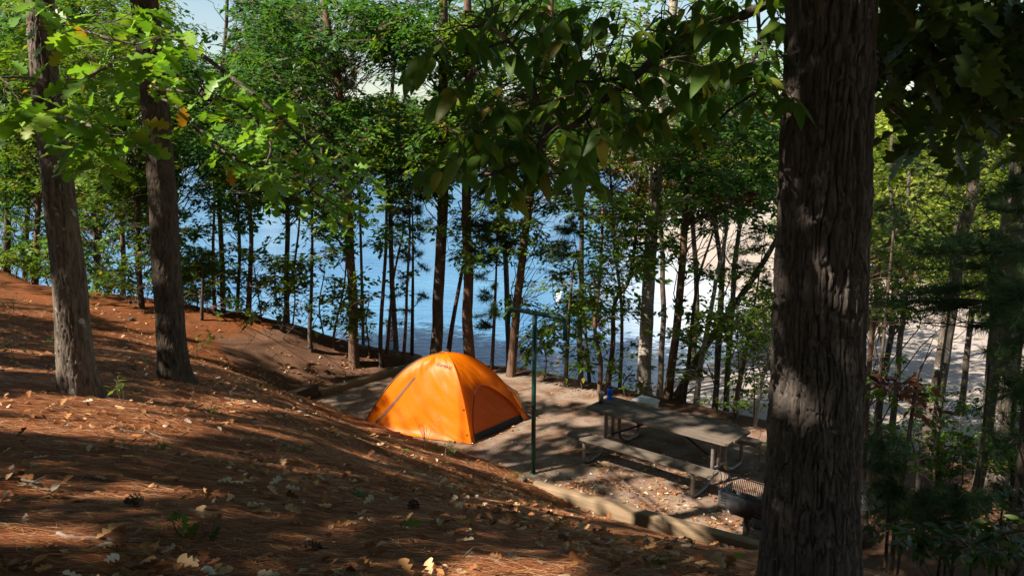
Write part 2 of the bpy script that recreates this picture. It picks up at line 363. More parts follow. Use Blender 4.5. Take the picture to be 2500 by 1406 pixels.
def terr(x, y, fine=True):
    x = np.asarray(x, float); y = np.asarray(y, float); sh = x.shape; x = x.ravel(); y = y.ravel()
    xc = np.clip(x, -20, 16); yc = np.clip(y, -6, 20)
    H = np.full(x.shape, _W[-3]) + _W[-2]*xc + _W[-1]*yc
    for i in range(len(HP)): H += _W[i]*_k((xc-HP[i, 0])**2+(yc-HP[i, 1])**2)
    if fine: H = H + .045*fbm(x*.9, y*.9) + .022*fbm(x*3.3+5, y*3.3, o=3) + .008*fbm(x*11, y*11, o=2)
    a, b = padco(x, y)
    H = H*(1-ss((a+.8)/.85)*ss((b+.12)/.14)*(x < 7)*(ss((6.5-x)/2)))
    if fine: H = H + .006*fbm(x*3+9, y*3)
    d, sd = polyd(x, y, CREST); d = np.where(sd > 0, d, 0)
    T = H - .72*(np.sqrt(d*d+.35)-math.sqrt(.35)) + (0.25*fbm(x*.6, y*.6)*np.clip(d/3, 0, 1))
    dl, _ = polyd(x, y, LAKE, True); il = inside(x, y, LAKE)
    zb = np.where(il, -3-.12*np.minimum(dl, 30), -3+.06*np.minimum(dl, 12)+.10*np.clip(dl-12, 0, 40)+.05*np.clip(dl-52, 0, 300))
    if fine: zb = zb + .12*fbm(x*.25, y*.25)*np.clip(dl/4, 0, 1)
    k = .25; h = np.clip(.5+.5*(T-zb)/k, 0, 1)
    z = zb*(1-h)+T*h + k*h*(1-h)
    return z.reshape(sh)
def ground_at(px, py, smin=1.5, smax=70):
    s = np.geomspace(smin, smax, 500); p = np.array([P(px, py, t) for t in s]); z = terr(p[:, 0], p[:, 1], False)
    i = np.argmax(p[:, 2] < z)
    return (p[i], s[i]) if (p[i][2] < z[i]) else (p[-1], s[-1])
def gz(x, y): return float(terr(np.array([x]), np.array([y]))[0])

def axis(lo, hi, step, far_lo, far_hi, g=1.12):
    c = list(np.arange(lo, hi, step)); a = []; d = step; t = lo
    while t > far_lo: d *= g; t -= d; a.append(t)
    b = []; d = step; t = c[-1]
    while t < far_hi: d = min(d*g, 12); t += d; b.append(t)
    return np.array(a[::-1]+c+b)
gx = axis(-13, 11, .085, -650, 500); gy = axis(1.2, 19, .085, -40, 620)
X, Y = np.meshgrid(gx, gy); Z = terr(X, Y)
V = np.stack([X, Y, Z], -1).reshape(-1, 3); nx = len(gx)
i, j = np.meshgrid(np.arange(len(gy)-1), np.arange(nx-1), indexing='ij'); q = (i*nx+j).ravel()
Fq = np.stack([q, q+1, q+nx+1, q+nx], -1); fc = V[Fq].mean(1)
dc, sdc = polyd(fc[:, 0], fc[:, 1], CREST); beyond = (sdc > 0) & (dc > 4.5)
bare_v = None
def submesh(mask, name, mat):
    f = Fq[mask]; u, inv = np.unique(f, return_inverse=True)
    me = mesh_np(name, V[u], inv.reshape(-1, 4), mat, smooth=True)
    a = me.attributes.new("bare", 'FLOAT', 'POINT'); vx, vy = V[u, 0], V[u, 1]
    aa, bb = padco(vx, vy)
    br = ss((3.2+aa)/2.2)*ss((bb+.3)/.6)*ss((2.0-aa)/.5)        # worn path left of the pad
    br = np.maximum(br, ss((np.minimum(aa, bb)+.1)/.2))
    a.data.foreach_set("value", br.astype(np.float32))
    o = link(name, me); return tag(o, kind="structure")
far = beyond & (fc[:, 1] > 95)
submesh(~beyond, "ground", M['ground']); submesh(beyond & ~far, "beach", M['beach']); submesh(far, "far_shore", M['beach'])
# gravel pad: a sheet 4 mm proud of the ground, ragged towards the crest
ax = np.arange(0.0, 9.6, .07); by = np.arange(0.0, 6.6, .07); 
A_, B_ = np.meshgrid(ax, by); px_ = PF0[0]+PU[0]*A_+PV[0]*B_; py_ = PF0[1]+PU[1]*A_+PV[1]*B_
pz = terr(px_, py_)+.006; Vp = np.stack([px_, py_, pz], -1).reshape(-1, 3); n_ = len(ax)
i, j = np.meshgrid(np.arange(len(by)-1), np.arange(n_-1), indexing='ij'); q = (i*n_+j).ravel(); Fp = np.stack([q, q+1, q+n_+1, q+n_], -1)
c_ = Vp[Fp].mean(1); d_, s_ = polyd(c_[:, 0], c_[:, 1], CREST); keep = (s_ < 0) & (d_ > .35+.35*fbm(c_[:, 0]*2, c_[:, 1]*2)) & (c_[:, 0] < 6.2+.5*fbm(c_[:, 0]*2, c_[:, 1]*2))
f = Fp[keep]; u, inv = np.unique(f, return_inverse=True)
tag(link("tent_pad", mesh_np("tent_pad", Vp[u], inv.reshape(-1, 4), M['pad'], smooth=True)), kind="structure")
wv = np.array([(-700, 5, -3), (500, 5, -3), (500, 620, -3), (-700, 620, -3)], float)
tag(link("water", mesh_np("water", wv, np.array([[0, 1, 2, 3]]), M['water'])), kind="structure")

# ------------------------------------------------------------ leaf templates
def T_simple(wd=.28, fold=.1, drop=.12):
    return np.array([(0, 0, 0), (.4, wd, fold), (1, 0, -drop), (.4, -wd, fold)], float), [np.array([[0, 2, 1], [0, 3, 2]])]
def T_outline(xs, ws, fold=.15, droop=.3, petiole=.0):
    xs = np.array(xs, float); ws = np.array(ws, float)
    mid = np.stack([xs, 0*xs, -droop*xs**2], -1); L = np.stack([xs, ws, fold*ws - droop*xs**2], -1); Rr = np.stack([xs, -ws, fold*ws - droop*xs**2], -1)
    n = len(xs); V = np.vstack([mid, L, Rr]); i = np.arange(n-1)
    F = [np.vstack([np.stack([i, i+1, n+i+1, n+i], -1), np.stack([i, 2*n+i, 2*n+i+1, i+1], -1)])]
    return V, F
_t = np.linspace(0, 1, 9)
T_hick = T_outline(_t, .215*np.sin(np.pi*_t**.8)**.75*(1-.25*_t), .25, .22)
# white-oak style lobes
_x = [0, .12, .2, .27, .33, .42, .48, .53, .62, .68, .73, .82, .9, .96, 1.0]
_w = [.015, .05, .16, .15, .06, .20, .28, .24, .10, .24, .28, .14, .18, .12, .0]
T_oak = T_outline(_x, _w, .2, .18)
T_mid = T_simple(.27, .08, .1); T_litter = T_outline([0, .2, .45, .7, 1], [.02, .22, .3, .2, 0], .8, -.3)
T_litteroak = T_outline(_x[::2]+[1], _w[::2]+[0], .4, -.2)
def basis(d, nrm):
    d = d/np.linalg.norm(d, axis=1)[:, None]; y = np.cross(nrm, d); y /= np.linalg.norm(y, axis=1)[:, None]+1e-9
    return np.stack([d, y, np.cross(d, y)], -1)
def scatter(T, pos, B, size):
    V, F = T; n = len(pos); k = len(V)
    W = (np.einsum('nij,kj->nki', B, V)*np.asarray(size)[:, None, None] + pos[:, None]).reshape(-1, 3)
    return W, [(f[None]+(np.arange(n)*k)[:, None, None]).reshape(-1, f.shape[1]) for f in F]
def rand_basis(n, tilt=.55, droop=.25):
    a = R.rand(n)*2*np.pi; d = np.stack([np.cos(a), np.sin(a), -droop+R.randn(n)*.25], -1)
    nr = np.stack([R.randn(n)*tilt, R.randn(n)*tilt, np.ones(n)], -1); return basis(d, nr)
def leaves_at(mb, centers, per, rc, size, T=T_mid, tilt=.6, flat=.5, lit=None):
    centers = np.atleast_2d(centers); n = len(centers)*per
    g = R.randn(n, 3); g /= np.linalg.norm(g, axis=1)[:, None]; g *= (R.rand(n)**.45)[:, None]; g[:, 2] *= flat
    pos = np.repeat(centers, per, 0) + g*rc
    if lit is not None: pos = pos[~lit_blocked(pos+lit, size*.35)]; n = len(pos)
    sz = size*(.65+.6*R.rand(n)); V, F = scatter(T, pos, rand_basis(n, tilt), sz); mb.add(V, F)
def sprays_at(mb, centers, per, rc, size, T=T_mid, lit=None):
    centers = np.atleast_2d(centers); m = len(centers); n = m*per
    cn = np.stack([R.randn(m)*.38, R.randn(m)*.38, np.ones(m)], -1); ca = R.rand(m)*6.28; cb = basis(np.stack([np.cos(ca), np.sin(ca), -.15+0*ca], -1), cn)
    K = 6; tw = R.rand(m, K)*6.28; tl = (.35+.65*R.rand(m, K)); who = np.repeat(np.arange(m), per); k = R.randint(0, K, n)
    th = tw[who, k]; f = R.rand(n)**.6*tl[who, k]; sgn = np.where(R.rand(n) < .5, 1, -1)
    loc = np.stack([np.cos(th)*f*rc, np.sin(th)*f*rc, R.randn(n)*.045*rc*2-.18*rc*f*f], -1)
    lth = th+sgn*(.35+.7*R.rand(n)); ld = np.stack([np.cos(lth), np.sin(lth), -.12+R.randn(n)*.18], -1); ln = np.stack([R.randn(n)*.3, R.randn(n)*.3, np.ones(n)], -1)
    Bc = cb[who]; pos = centers[who]+np.einsum('nij,nj->ni', Bc, loc); d = np.einsum('nij,nj->ni', Bc, ld); nr = np.einsum('nij,nj->ni', Bc, ln)
    if lit is not None:
        k_ = ~lit_blocked(pos+lit, size*.35); pos, d, nr = pos[k_], d[k_], nr[k_]
    V, F = scatter(T, pos, basis(d, nr), size*(.6+.7*R.rand(len(pos)))); mb.add(V, F)
    return centers[:, None]+np.einsum('mij,mkj->mki', cb, np.stack([np.cos(tw)*tl*rc*.8, np.sin(tw)*tl*rc*.8, -.1*rc*tl], -1))
def limb(mb, a, b, r0, r1, sag=.1, n=5, k=6):
    a = np.array(a, float); b = np.array(b, float); L = np.linalg.norm(b-a)
    ts = np.linspace(0, 1, k); j = R.randn(k, 3)*L*.035; j[0] = 0; j[-1] = 0
    p = a + (b-a)*ts[:, None] + j; p[:, 2] += sag*L*np.sin(np.pi*ts)
    mb.tube(p, np.linspace(r0, r1, k), n, False)

# ------------------------------------------------------------ sunlit patches of the photograph -> gaps in the crowns overhead
LIT = []   # (point, radius)
for px, py, r in [(40, 985, .35), (130, 1000, .35), (230, 1010, .35), (330, 1030, .3), (60, 1040, .3), (180, 1050, .28), (20, 900, .25), (280, 990, .25),
                  (560, 990, .18), (640, 998, .2), (720, 1010, .2), (800, 1025, .2), (870, 1042, .2), (480, 985, .15), (600, 1050, .12), (650, 1060, .1),
                  (1040, 1118, .16), (1110, 1130, .2), (1180, 1145, .22), (1250, 1165, .2), (1300, 1185, .16), (760, 1150, .1), (900, 1115, .08),
                  (360, 1205, .14), (430, 1203, .12), (60, 1318, .12), (120, 1310, .1), (1230, 1400, .1), (1330, 1400, .1), (20, 1180, .1),
                  (1370, 1195, .18), (1420, 1215, .18), (1480, 1240, .14), (1560, 1195, .28), (1600, 1215, .25), (1540, 1240, .22), (1450, 1170, .12), (1490, 1160, .15),
                  (1640, 1180, .12), (1820, 1170, .3), (1850, 1200, .25), (1790, 1150, .2), (1700, 1230, .15), (1660, 1260, .2), (1730, 1280, .2), (1800, 1290, .2), (1560, 1290, .28), (1620, 1315, .22), (1700, 1325, .2), (1840, 1240, .2),
                  (1500, 1280, .22), (1480, 1300, .15), (1340, 965, .3), (1280, 945, .35), (1390, 975, .25), (1230, 925, .3), (1450, 1030, .2), (1390, 1020, .2), (1340, 1060, .15), (1500, 1120, .1),
                  (1840, 1065, .3), (1500, 990, .2), (1400, 1100, .1), (1330, 1150, .15),
                  (150, 700, .35), (250, 720, .3), (350, 745, .2), (550, 790, .3), (620, 805, .3), (480, 775, .25), (700, 830, .2), (60, 860, .25), (720, 915, .12), (330, 800, .15),
                  (2380, 1280, .2), (2300, 1285, .15), (2440, 1255, .2), (2430, 1200, .3), (2130, 1280, .15), (2330, 1140, .15)]:
    p_, s_ = ground_at(px, py); LIT.append((p_, r*.95))
for px, py, s, r in [(1010, 905, 13.6, .3), (1060, 880, 13.6, .35), (1110, 880, 13.4, .25), (960, 960, 13.2, .28), (1010, 980, 13.0, .3), (1000, 1010, 12.9, .12), (1100, 960, 12.9, .2), (1120, 1020, 12.8, .16),
                     (930, 980, 13.2, .3), (1060, 1030, 12.8, .1), (1160, 900, 13.6, .25), (1220, 925, 13.8, .2), (1080, 1000, 12.8, .08),
                     (160, 850, 7.0, .16), (165, 790, 7.0, .16), (175, 900, 6.9, .16), (160, 740, 7.1, .12), (120, 440, 7.4, .08), (135, 510, 7.3, .08), (130, 480, 7.3, .06), (90, 160, 7.6, .08),
                     (2030, 220, 3.3, .06), (2045, 330, 3.25, .10), (2030, 400, 3.25, .08), (1060, 945, 13.1, .2), (1095, 985, 12.9, .15), (1100, 920, 13.2, .2), (1180, 960, 13.4, .12), (960, 920, 13.7, .3), (1130, 930, 13.2, .15), (2020, 290, 3.25, .07), (2080, 470, 3.2, .05), (1960, 560, 3.2, .03), (2000, 930, 3.1, .035), (1900, 940, 3.1, .04), (2060, 150, 3.3, .04),
                     (60, 160, 4.6, .28), (40, 230, 4.4, .25), (130, 240, 4.3, .25), (110, 60, 4.8, .3), (220, 180, 4.6, .35), (260, 240, 4.6, .3), (180, 370, 4.5, .25), (280, 350, 4.6, .25),
                     (330, 300, 4.8, .25), (60, 310, 4.2, .2), (620, 330, 5.6, .3), (650, 290, 5.6, .28), (640, 420, 5.4, .3), (590, 340, 5.5, .2), (700, 300, 5.8, .2), (690, 370, 5.6, .2), (800, 500, 6.2, .25), (860, 520, 6.4, .25), (730, 450, 6, .2),
                     (600, 410, 5.3, .2), (180, 90, 4.6, .3), (1560, 180, 3.3, .06), (1590, 140, 3.3, .07), (1540, 175, 3.3, .05), (1640, 130, 3.3, .05),
                     (1580, 450, 16.2, .4), (1575, 600, 16.2, .5), (1572, 750, 16.2, .4), (1572, 860, 16, .3), (1600, 300, 16.4, .4), (1310, 950, 11.6, .05),
                     (1600, 1090, 11.5, .12), (1690, 1080, 11.0, .12), (1800, 1060, 11, .14), (1560, 1100, 11.8, .12), (1750, 1165, 10.9, .15), (1500, 1090, 12, .06), (1720, 1155, 10.9, .1), (1430, 1080, 12.2, .08),
                     (2300, 900, 9.5, .2), (2260, 1000, 9.5, .2), (2430, 1000, 11, .3)]:
    LIT.append((P(px, py, s), r*(1.25 if (s < 6.6 and px < 900) else 1.0)))
for x, y in [(-11, 16.6), (-10.2, 16.3), (-9.4, 16.1), (-8.4, 16.0), (-7.6, 15.8), (-6.8, 15.9), (-6.0, 15.9), (-5.2, 16.1), (-4.4, 16.5), (-3.4, 16.7), (-1, 16.1), (-.2, 15.9), (.6, 15.4), (1.3, 15.0), (2, 14.6), (-7, 14.6), (-6.2, 14.9), (-9, 14.6), (-5.6, 13.9)]:
    LIT.append((np.array([x, y, float(terr(np.array([x]), np.array([y]), False)[0])]), .36))
LP = np.array([l[0] for l in LIT]); LR = np.array([l[1] for l in LIT])
LLEAF = np.array([(3.5 < l[0][1] < 6.6) and l[0][0] < -.8 and l[0][2] > 4.2 for l in LIT])
def lit_blocked(c, extra, noleaf=False):
    """True where a clump at c would shade one of the sunlit spots"""
    c = np.atleast_2d(c); out = np.zeros(len(c), bool)
    for p, r, lf_ in zip(LP, LR, LLEAF):
        if noleaf and lf_: continue
        d = c-p; t = d@SD; q = np.linalg.norm(d - t[:, None]*SD, axis=1); out |= (t > .3) & (q < r+extra)
    return out

# ------------------------------------------------------------ trees
def PY(px, py, y):
    v = (py-703)/FPX; s = y/(CP - v*SP); return P(px, py, s)
GAPS = [(500, 60, 60, 80, .97), (560, 90, 50, 40, .8), (860, 175, 50, 60, .97), (810, 60, 45, 35, .8), (1010, 215, 60, 40, .9), (1330, 120, 120, 60, .6), (1500, 60, 70, 60, .8), (1640, 250, 60, 50, .75), (1240, 180, 50, 40, .6),
        (450, 440, 40, 60, .95), (500, 560, 60, 50, .75), (620, 590, 120, 70, .72), (560, 700, 90, 40, .6), (740, 740, 110, 50, .7), (700, 500, 90, 50, .6), (800, 650, 50, 70, .7), (250, 540, 60, 40, .7), (30, 560, 40, 40, .7), (320, 640, 30, 50, .6), (1000, 800, 90, 90, .96), (990, 680, 90, 90, .8), (890, 560, 40, 110, .7), (1000, 470, 60, 60, .6), (920, 500, 60, 60, .5), (1110, 500, 40, 60, .8), (1210, 850, 40, 80, .9), (1290, 860, 60, 70, .6),
        (1340, 650, 90, 120, .55), (1410, 530, 60, 60, .6), (1450, 880, 80, 70, .7), (1640, 720, 70, 90, .6), (1740, 650, 120, 100, .75), (1660, 900, 90, 70, .8), (1800, 950, 110, 80, .8), (1800, 580, 80, 60, .6), (1560, 790, 50, 60, .5),
        (2330, 830, 130, 110, .85), (2230, 700, 70, 60, .7), (2400, 960, 100, 90, .8), (2160, 950, 60, 80, .6), (2300, 350, 200, 160, .45), (120, 510, 60, 30, .8), (260, 620, 40, 30, .6)]
def in_gap(px, py):
    out = np.zeros(len(px), bool)
    for gx_, gy_, rx, ry, pr in GAPS:
        q = ((px-gx_)/(rx+13))**2 + ((py-gy_)/(ry+11))**2
        out |= (q < 1) & (R.rand(len(px)) < pr)
    return out
CANOPY = []    # (xy, crown MB, trunk path, trunk MB)
def bark_tube(mb, path, r, n=14, rough=.06, flare=0, fine=False):
    if fine:
        L = np.concatenate([[0], np.cumsum(np.linalg.norm(np.diff(path, axis=0), axis=1))]); q = np.arange(0, L[-1], .012); r = np.interp(q, L, r)
        path = np.stack([np.interp(q, L, path[:, i]) for i in range(3)], -1); n = 110
    V, F = tube(path, r, n, True); c = np.repeat(path, n, 0)
    d = V-c; k = 1 + rough*vn(V[:, 0]*14, V[:, 1]*14, V[:, 2]*3)
    if flare:
        h = V[:, 2]-path[0][2]; a = np.arctan2(d[:, 1], d[:, 0]); k = k + flare*np.exp(-np.maximum(h, 0)/.22)*(1+.5*np.sin(a*4+1))
    if fine:
        rr = np.linalg.norm(d, axis=1)[:, None]; dn = d/rr; u, v, z = dn[:, 0]*14, dn[:, 1]*14, V[:, 2]
        w_ = vn(u*.4, v*.4, z*4)*1.2; rg = 1-np.abs(vn(u*.8+w_, v*.8+w_, z*7)); rf = 1-np.abs(vn(u*1.7+9, v*1.7+w_, z*15))
        dd = -.012*np.clip((rg-.84)/.14, 0, 1) - .006*np.clip((rf-.8)/.2, 0, 1) + .003*fbm(u*2, v*2, z*30, 2); k = k*(1+0*k); mb.add(c + d*k[:, None] + dn*dd[:, None], F); return
    mb.add(c + d*k[:, None], F)
def tree(name, label, cat, pts, wb, wt, bark, leaf, boxes=(), s=None, group=None, top=9.0, size=.13, per=46, rc=.52, spread=1.1, crown_top=0, dens=1.0, flare=.35, canopy=False, n_twig=True, n=12, T=T_mid):
    if s is None: base, s = ground_at(*pts[0])
    y = P(pts[0][0], pts[0][1], s)[1]
    W = [PY(a, b, y) for a, b in pts]; nvis = len(pts)
    z0 = gz(W[0][0], W[0][1])-.15
    if W[0][2] > z0: nvis += 1; W = [np.array([W[0][0], W[0][1], z0])] + W
    else: W[0][2] = z0
    if W[-1][2] < top and crown_top >= 0 and pts[-1][1] <= 60:
        d = W[-1]-W[-2]; d = d/np.linalg.norm(d); d[0] *= .6
        W.append(W[-1] + d*(top-W[-1][2])*.5 + R.randn(3)*.08); W.append(W[-1] + np.array([d[0]*.5, 0, 1])*(top-W[-1][2]))
    path = smoothpath(W, 7); h = np.linspace(0, 1, len(path))
    if group == 'trees along the bank edge': wb *= .86; wt *= .8
    r0 = wb/2/FPX*s; r1 = wt/2/FPX*s
    ih = np.arange(len(path))/7.0; r = np.where(ih <= nvis-1, r0+(r1-r0)*ih/(nvis-1), r1*(1-.75*(ih-nvis+1)/max(1, len(W)-nvis)))
    wob = R.rand()*50; path = path + np.stack([vn(path[:, 2]*.9+wob, 0*h), vn(path[:, 2]*.9+wob, 0*h+9), 0*h], -1)*.045*np.clip((path[:, 2]-path[0][2])/1.5, 0, 1)[:, None]*(0 if canopy else 1)
    root = empty(name, (path[0][0], path[0][1], path[0][2]), label, cat, group)
    tm = MB(); bark_tube(tm, path - path[0], r, n, .07, flare, fine=canopy)
    cm = MB(); any_leaf = False
    C = []
    for x0, y0, x1, y1, k in boxes:
        if y0 > 380 and x1 < 1000: k *= .66
        k = int(k*dens*(2.5 if x0 < 1220 else 1.9)); qx = R.uniform(x0, x1, k); qy = R.uniform(y0, y1, k); g = in_gap(qx, qy)
        for a, b in zip(qx[~g], qy[~g]): C.append(PY(a, b, y+R.randn()*spread))
    if crown_top:
        for _ in range(crown_top):
            a = R.rand()*6.28; rr = 2.6*math.sqrt(R.rand()); z = top-2.5+3.5*R.rand()
            C.append(np.array([path[-1][0]+rr*math.cos(a), path[-1][1]+rr*math.sin(a), z]))
    if C:
        C = np.array(C); zt = terr(C[:, 0], C[:, 1], False); C = C[C[:, 2] > zt+.25]
    if len(C):
        keepc = []
        for c in C:
            hd = np.hypot(path[:, 0]-c[0], path[:, 1]-c[1]); i = int(np.argmin(np.abs(path[:, 2]-(c[2]-.45*hd)) + .01*hd))
            i = min(i, len(path)-2); d = np.linalg.norm(path[i]-c)
            if d < 9: limb(tm, path[i]-path[0], c-path[0], min(r[i]*.35, .003+.0038*d), .0025, .1, 3, 7)
            keepc.append(d < 9)
        C = C[np.array(keepc)]
        if n_twig:
            ends = sprays_at(cm, C-path[0], per, rc, size, T, path[0])
            for c_, es in zip(C-path[0], ends):
                for e_ in es[:4]: tm.add(*tube(np.array([c_, (c_+e_)/2+[0, 0, .01], e_]), np.array([.004, .0025, .0015])*size/.11, 3, False))
        else: leaves_at(cm, C-path[0], per, rc, size, T=T, lit=path[0])
        any_leaf = True
    tb = None
    if canopy: CANOPY.append((path[-1][:2], cm, path, tm, root, bark, leaf)); return root, path, cm, tm
    tm.build("trunk", M[bark], root, smooth=True)
    if any_leaf: cm.build("crown", M[leaf], root)
    return root, path, cm, tm

BANK = "trees along the bank edge"
# --- the two near trees on the left and the big one on the right (their high crowns shade the slope)
def big_tree():
    y = P(1990, 1300, 3.2)[1]
    base = PY(1975, 1406, y); zb = gz(base[0], base[1])-.2; base2 = np.array([base[0]-.02, base[1], zb]); topx = PY(2032, 0, y)
    d = topx-base; path = np.array([base2, base, topx, topx + d/np.linalg.norm(d)*2.5, topx + d/np.linalg.norm(d)*6.5]); L = path[:, 2]
    root = empty("hickory_tree", base2, "massive dark furrowed hickory trunk filling the right foreground", "tree")
    zs = np.concatenate([np.arange(zb, 6.2, .0045), np.linspace(6.2, 11.5, 120)]); n = 300
    cx = np.interp(zs, L, path[:, 0]); cy = np.interp(zs, L, path[:, 1])
    hb = np.clip(zs-3.0, 0, 10); r = .205 - .0135*hb + .10*np.exp(-np.maximum(zs-zb, 0)/.22) ; r = np.maximum(r*.90, .07)
    a = np.linspace(0, 2*np.pi, n, endpoint=False); A, Z_ = np.meshgrid(a, zs); Rr = r[:, None]*np.ones_like(A)
    ca, sa = np.cos(A), np.sin(A); q = .2
    wx = .28*vn(ca*q*12, sa*q*12, Z_*3) ; wz = .15*vn(ca*q*9+5, sa*q*9, Z_*5)
    u = ca*q*84 + wx*5; v = sa*q*84 + wx*5; zz = Z_*13 + wz*3
    ridge = 1-np.abs(vn(u*.55, v*.55, zz*.5)); fine = 1-np.abs(vn(u*1.25+9, v*1.25, zz*1.3)); plate = vn(u*.8+3, v*.8, Z_*22)
    lay = vn(u*.45+7, v*.45, Z_*9)*3.2; lay = np.floor(lay)+np.clip((lay-np.floor(lay))*6, 0, 1)
    hgt = -.019*np.clip((ridge-.87)/.1, 0, 1)**.8 - .010*np.clip((fine-.82)/.18, 0, 1)**.8 + .0022*lay + .003*plate*(np.abs(plate) > .12) + .0035*fbm(ca*q*150, sa*q*150, Z_*55, 3) + .010*vn(ca*1.5, sa*1.5, Z_*2.2)
    for (ka, kz, kr) in ((-1.9, 3.9, .05), (-1.35, 3.93, .045), (-2.1, 5.2, .04)):
        dd = np.sqrt(((np.angle(np.exp(1j*(A-ka))))*.19/kr)**2 + ((Z_-kz)/kr/1.3)**2); hgt = hgt + .012*np.exp(-dd**2) - .008*np.exp(-(dd-1.3)**2*6)
    rr = Rr + hgt
    Vv = np.stack([cx[:, None]+rr*ca, cy[:, None]+rr*sa, Z_], -1).reshape(-1, 3) - base2
    m = len(zs); i = np.arange(m-1)[:, None]*n; j = np.arange(n)[None]; k = (j+1) % n
    F = np.stack([i+j, i+k, i+n+k, i+n+j], -1).reshape(-1, 4)
    tm = MB(); tm.add(Vv, F); cm = MB()
    pz = np.array([[np.interp(z, L, path[:, 0]), np.interp(z, L, path[:, 1]), z] for z in np.linspace(zb, 11.5, 40)])
    CANOPY.append((pz[-1][:2], cm, pz, tm, root, 'bark_big', 'leaf_dark'))
    return root, pz, cm, tm
BIG = big_tree()
T1 = tree("oak_tree", "pale barked oak left of frame with its lower trunk half in sun", "tree", [(197, 962), (183, 860), (165, 640), (140, 440), (112, 220), (98, 0)], 90, 56, 'bark_oak', 'leaf_near', canopy=True, top=11, n=40, flare=.5)
T2 = tree("oak_tree", "dark trunked oak, second from the left, standing in shade", "tree", [(428, 930), (415, 780), (398, 500), (378, 250), (352, 0)], 70, 58, 'bark_dark', 'leaf_near', canopy=True, top=11.5, n=40, flare=.65)
# unseen oaks added left of and behind the camera for dappled shade
for k, (x, y, lab) in enumerate([(-8.5, 1.5, "tall unseen oak added for shade beyond the left edge, nearest the camera"), (-11.5, 6, "tall unseen oak added for shade beyond the left edge, level with the lit trunk"), (-16.5, 9.5, "unseen oak added for shade farthest out beyond the left edge"), (-17.5, 2.5, "unseen oak added for shade far out beyond the left edge, behind the camera line"),
                                 (-6, -3.5, "unseen oak added for shade behind the camera to the left"), (-1.8, -4.5, "unseen oak added for shade close behind the camera"), (-13, -4, "unseen oak added for shade far behind the camera to the left"), (-21, 6, "slender oak added for shade at the far left out of view")]):
    z0 = gz(x, y)-.2; pth = smoothpath([(x, y, z0), (x+.1, y, z0+3), (x+.2*R.randn(), y+.2, z0+6), (x+.3*R.randn(), y+.2*R.randn(), z0+9.5)], 6)
    root = empty("oak_tree", pth[0], lab, "tree"); tm = MB(); bark_tube(tm, pth-pth[0], np.linspace(.2, .05, len(pth)), 12, .07, .3)
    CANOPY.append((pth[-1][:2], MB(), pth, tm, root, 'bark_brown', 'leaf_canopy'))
def fill_canopy():
    pts = []
    for z in (8.9, 9.9, 11.0, 12.2, 13.2):
        for x in np.arange(-27, 13, .85):
            for y in np.arange(-13, 14, .85): pts.append((x+R.randn()*.3, y+R.randn()*.3, z+R.randn()*.25))
    for z in (9.4, 10.5, 11.6):
        for x in np.arange(-20, 4, .85):
            for y in np.arange(-10, 5, .85): pts.append((x+R.randn()*.3, y+R.randn()*.3, z+R.randn()*.25))
    c = np.array(pts)
    g = c - SD*((c[:, 2]-1.3)/SD[2])[:, None]            # where its shadow falls
    qx, qy, s = proj(c); ok = ~((s > .5) & (qy > -140) & (qx > -500) & (qx < 3000))
    g = c - SD*((c[:, 2]-4)/SD[2])[:, None]; ok &= ~((g[:, 1] > 14.2) & (R.rand(len(c)) < np.where((g[:, 1] < 17.2) & (g[:, 0] < -2), .62, .93))); ok &= ~((g[:, 1] > 11) & (g[:, 0] > 4.5) & (R.rand(len(c)) < .3))
    c = c[ok]; base = np.array([t[0] for t in CANOPY]); who = np.argmin(((c[:, None, :2]-base[None])**2).sum(-1), 1)
    for i, (xy, cm, path, tm, root, bark, leaf) in enumerate(CANOPY):
        cc = c[who == i]
        if len(cc):
            for p in cc[R.rand(len(cc)) < .35]:
                hd = np.hypot(path[:, 0]-p[0], path[:, 1]-p[1]); k = int(np.argmin(np.abs(path[:, 2]-(p[2]-.5*hd))))
                mx, my, ms = proj(np.array([path[k]*.5+p*.5, path[k]*.8+p*.2, path[k]*.25+p*.75, path[k]]))
                if ((ms > 0) & (my > -60) & (mx > -100) & (mx < 2600)).any(): continue
                if not lit_blocked((path[k]+p)/2, .05)[0]: limb(tm, path[k]-path[0], p-path[0], .03, .006, .06, 4, 5)
            leaves_at(cm, cc-path[0], 38, .62, .2, lit=path[0])
fill_canopy()

# --- foreground branches
def spray(cm, tm, origin, c, n, size, T, tw_r=.004, spread=.12, droop=.35, face=None):
    """leaves in a rosette round a twig end c; origin = object origin"""
    c = np.array(c)
    a = R.rand(n)*6.28; d = np.stack([np.cos(a), np.sin(a), -droop+R.randn(n)*.35], -1); d /= np.linalg.norm(d, axis=1)[:, None]
    nr = np.stack([R.randn(n)*.45, R.randn(n)*.45-.15, np.ones(n)], -1); B = basis(d, nr)
    pos = c + d*size*.12 + R.randn(n, 3)*spread*.35
    V, F = scatter(T, pos-origin, B, size*(.7+.5*R.rand(n))); cm.add(V, F)
def twig_path(pxs): return smoothpath([P(a, b, s) for a, b, s in pxs], 6)
def branch_leaves(tr, tmat_pts, r0, clusters, size, T, n=6, jitter=45, seg=8, link_to=True, cmb=None, tmb=None, ds=.25):
    root, path, cm, tm = tr; o = np.array(path[0])
    paths = [twig_path(p) for p in tmat_pts]
    for p, rr in zip(paths, r0): tm.tube(p-o, np.linspace(rr, rr*.3, len(p)), seg)
    allp = np.concatenate(paths)
    for (px, py, s) in clusters:
        for _ in range(2):
            c = P(px+R.randn()*jitter, py+R.randn()*jitter*.8, s+R.randn()*ds)
            if lit_blocked(c, .1, True)[0]: continue
            spray(cm, tm, o, c, n, size, T)
            k = int(np.argmin(np.linalg.norm(allp-c, axis=1))); dd = np.linalg.norm(allp[k]-c)
            if dd < 1.6: limb(tm, allp[k]-o, c-o, .004, .002, .05, 4, 5)
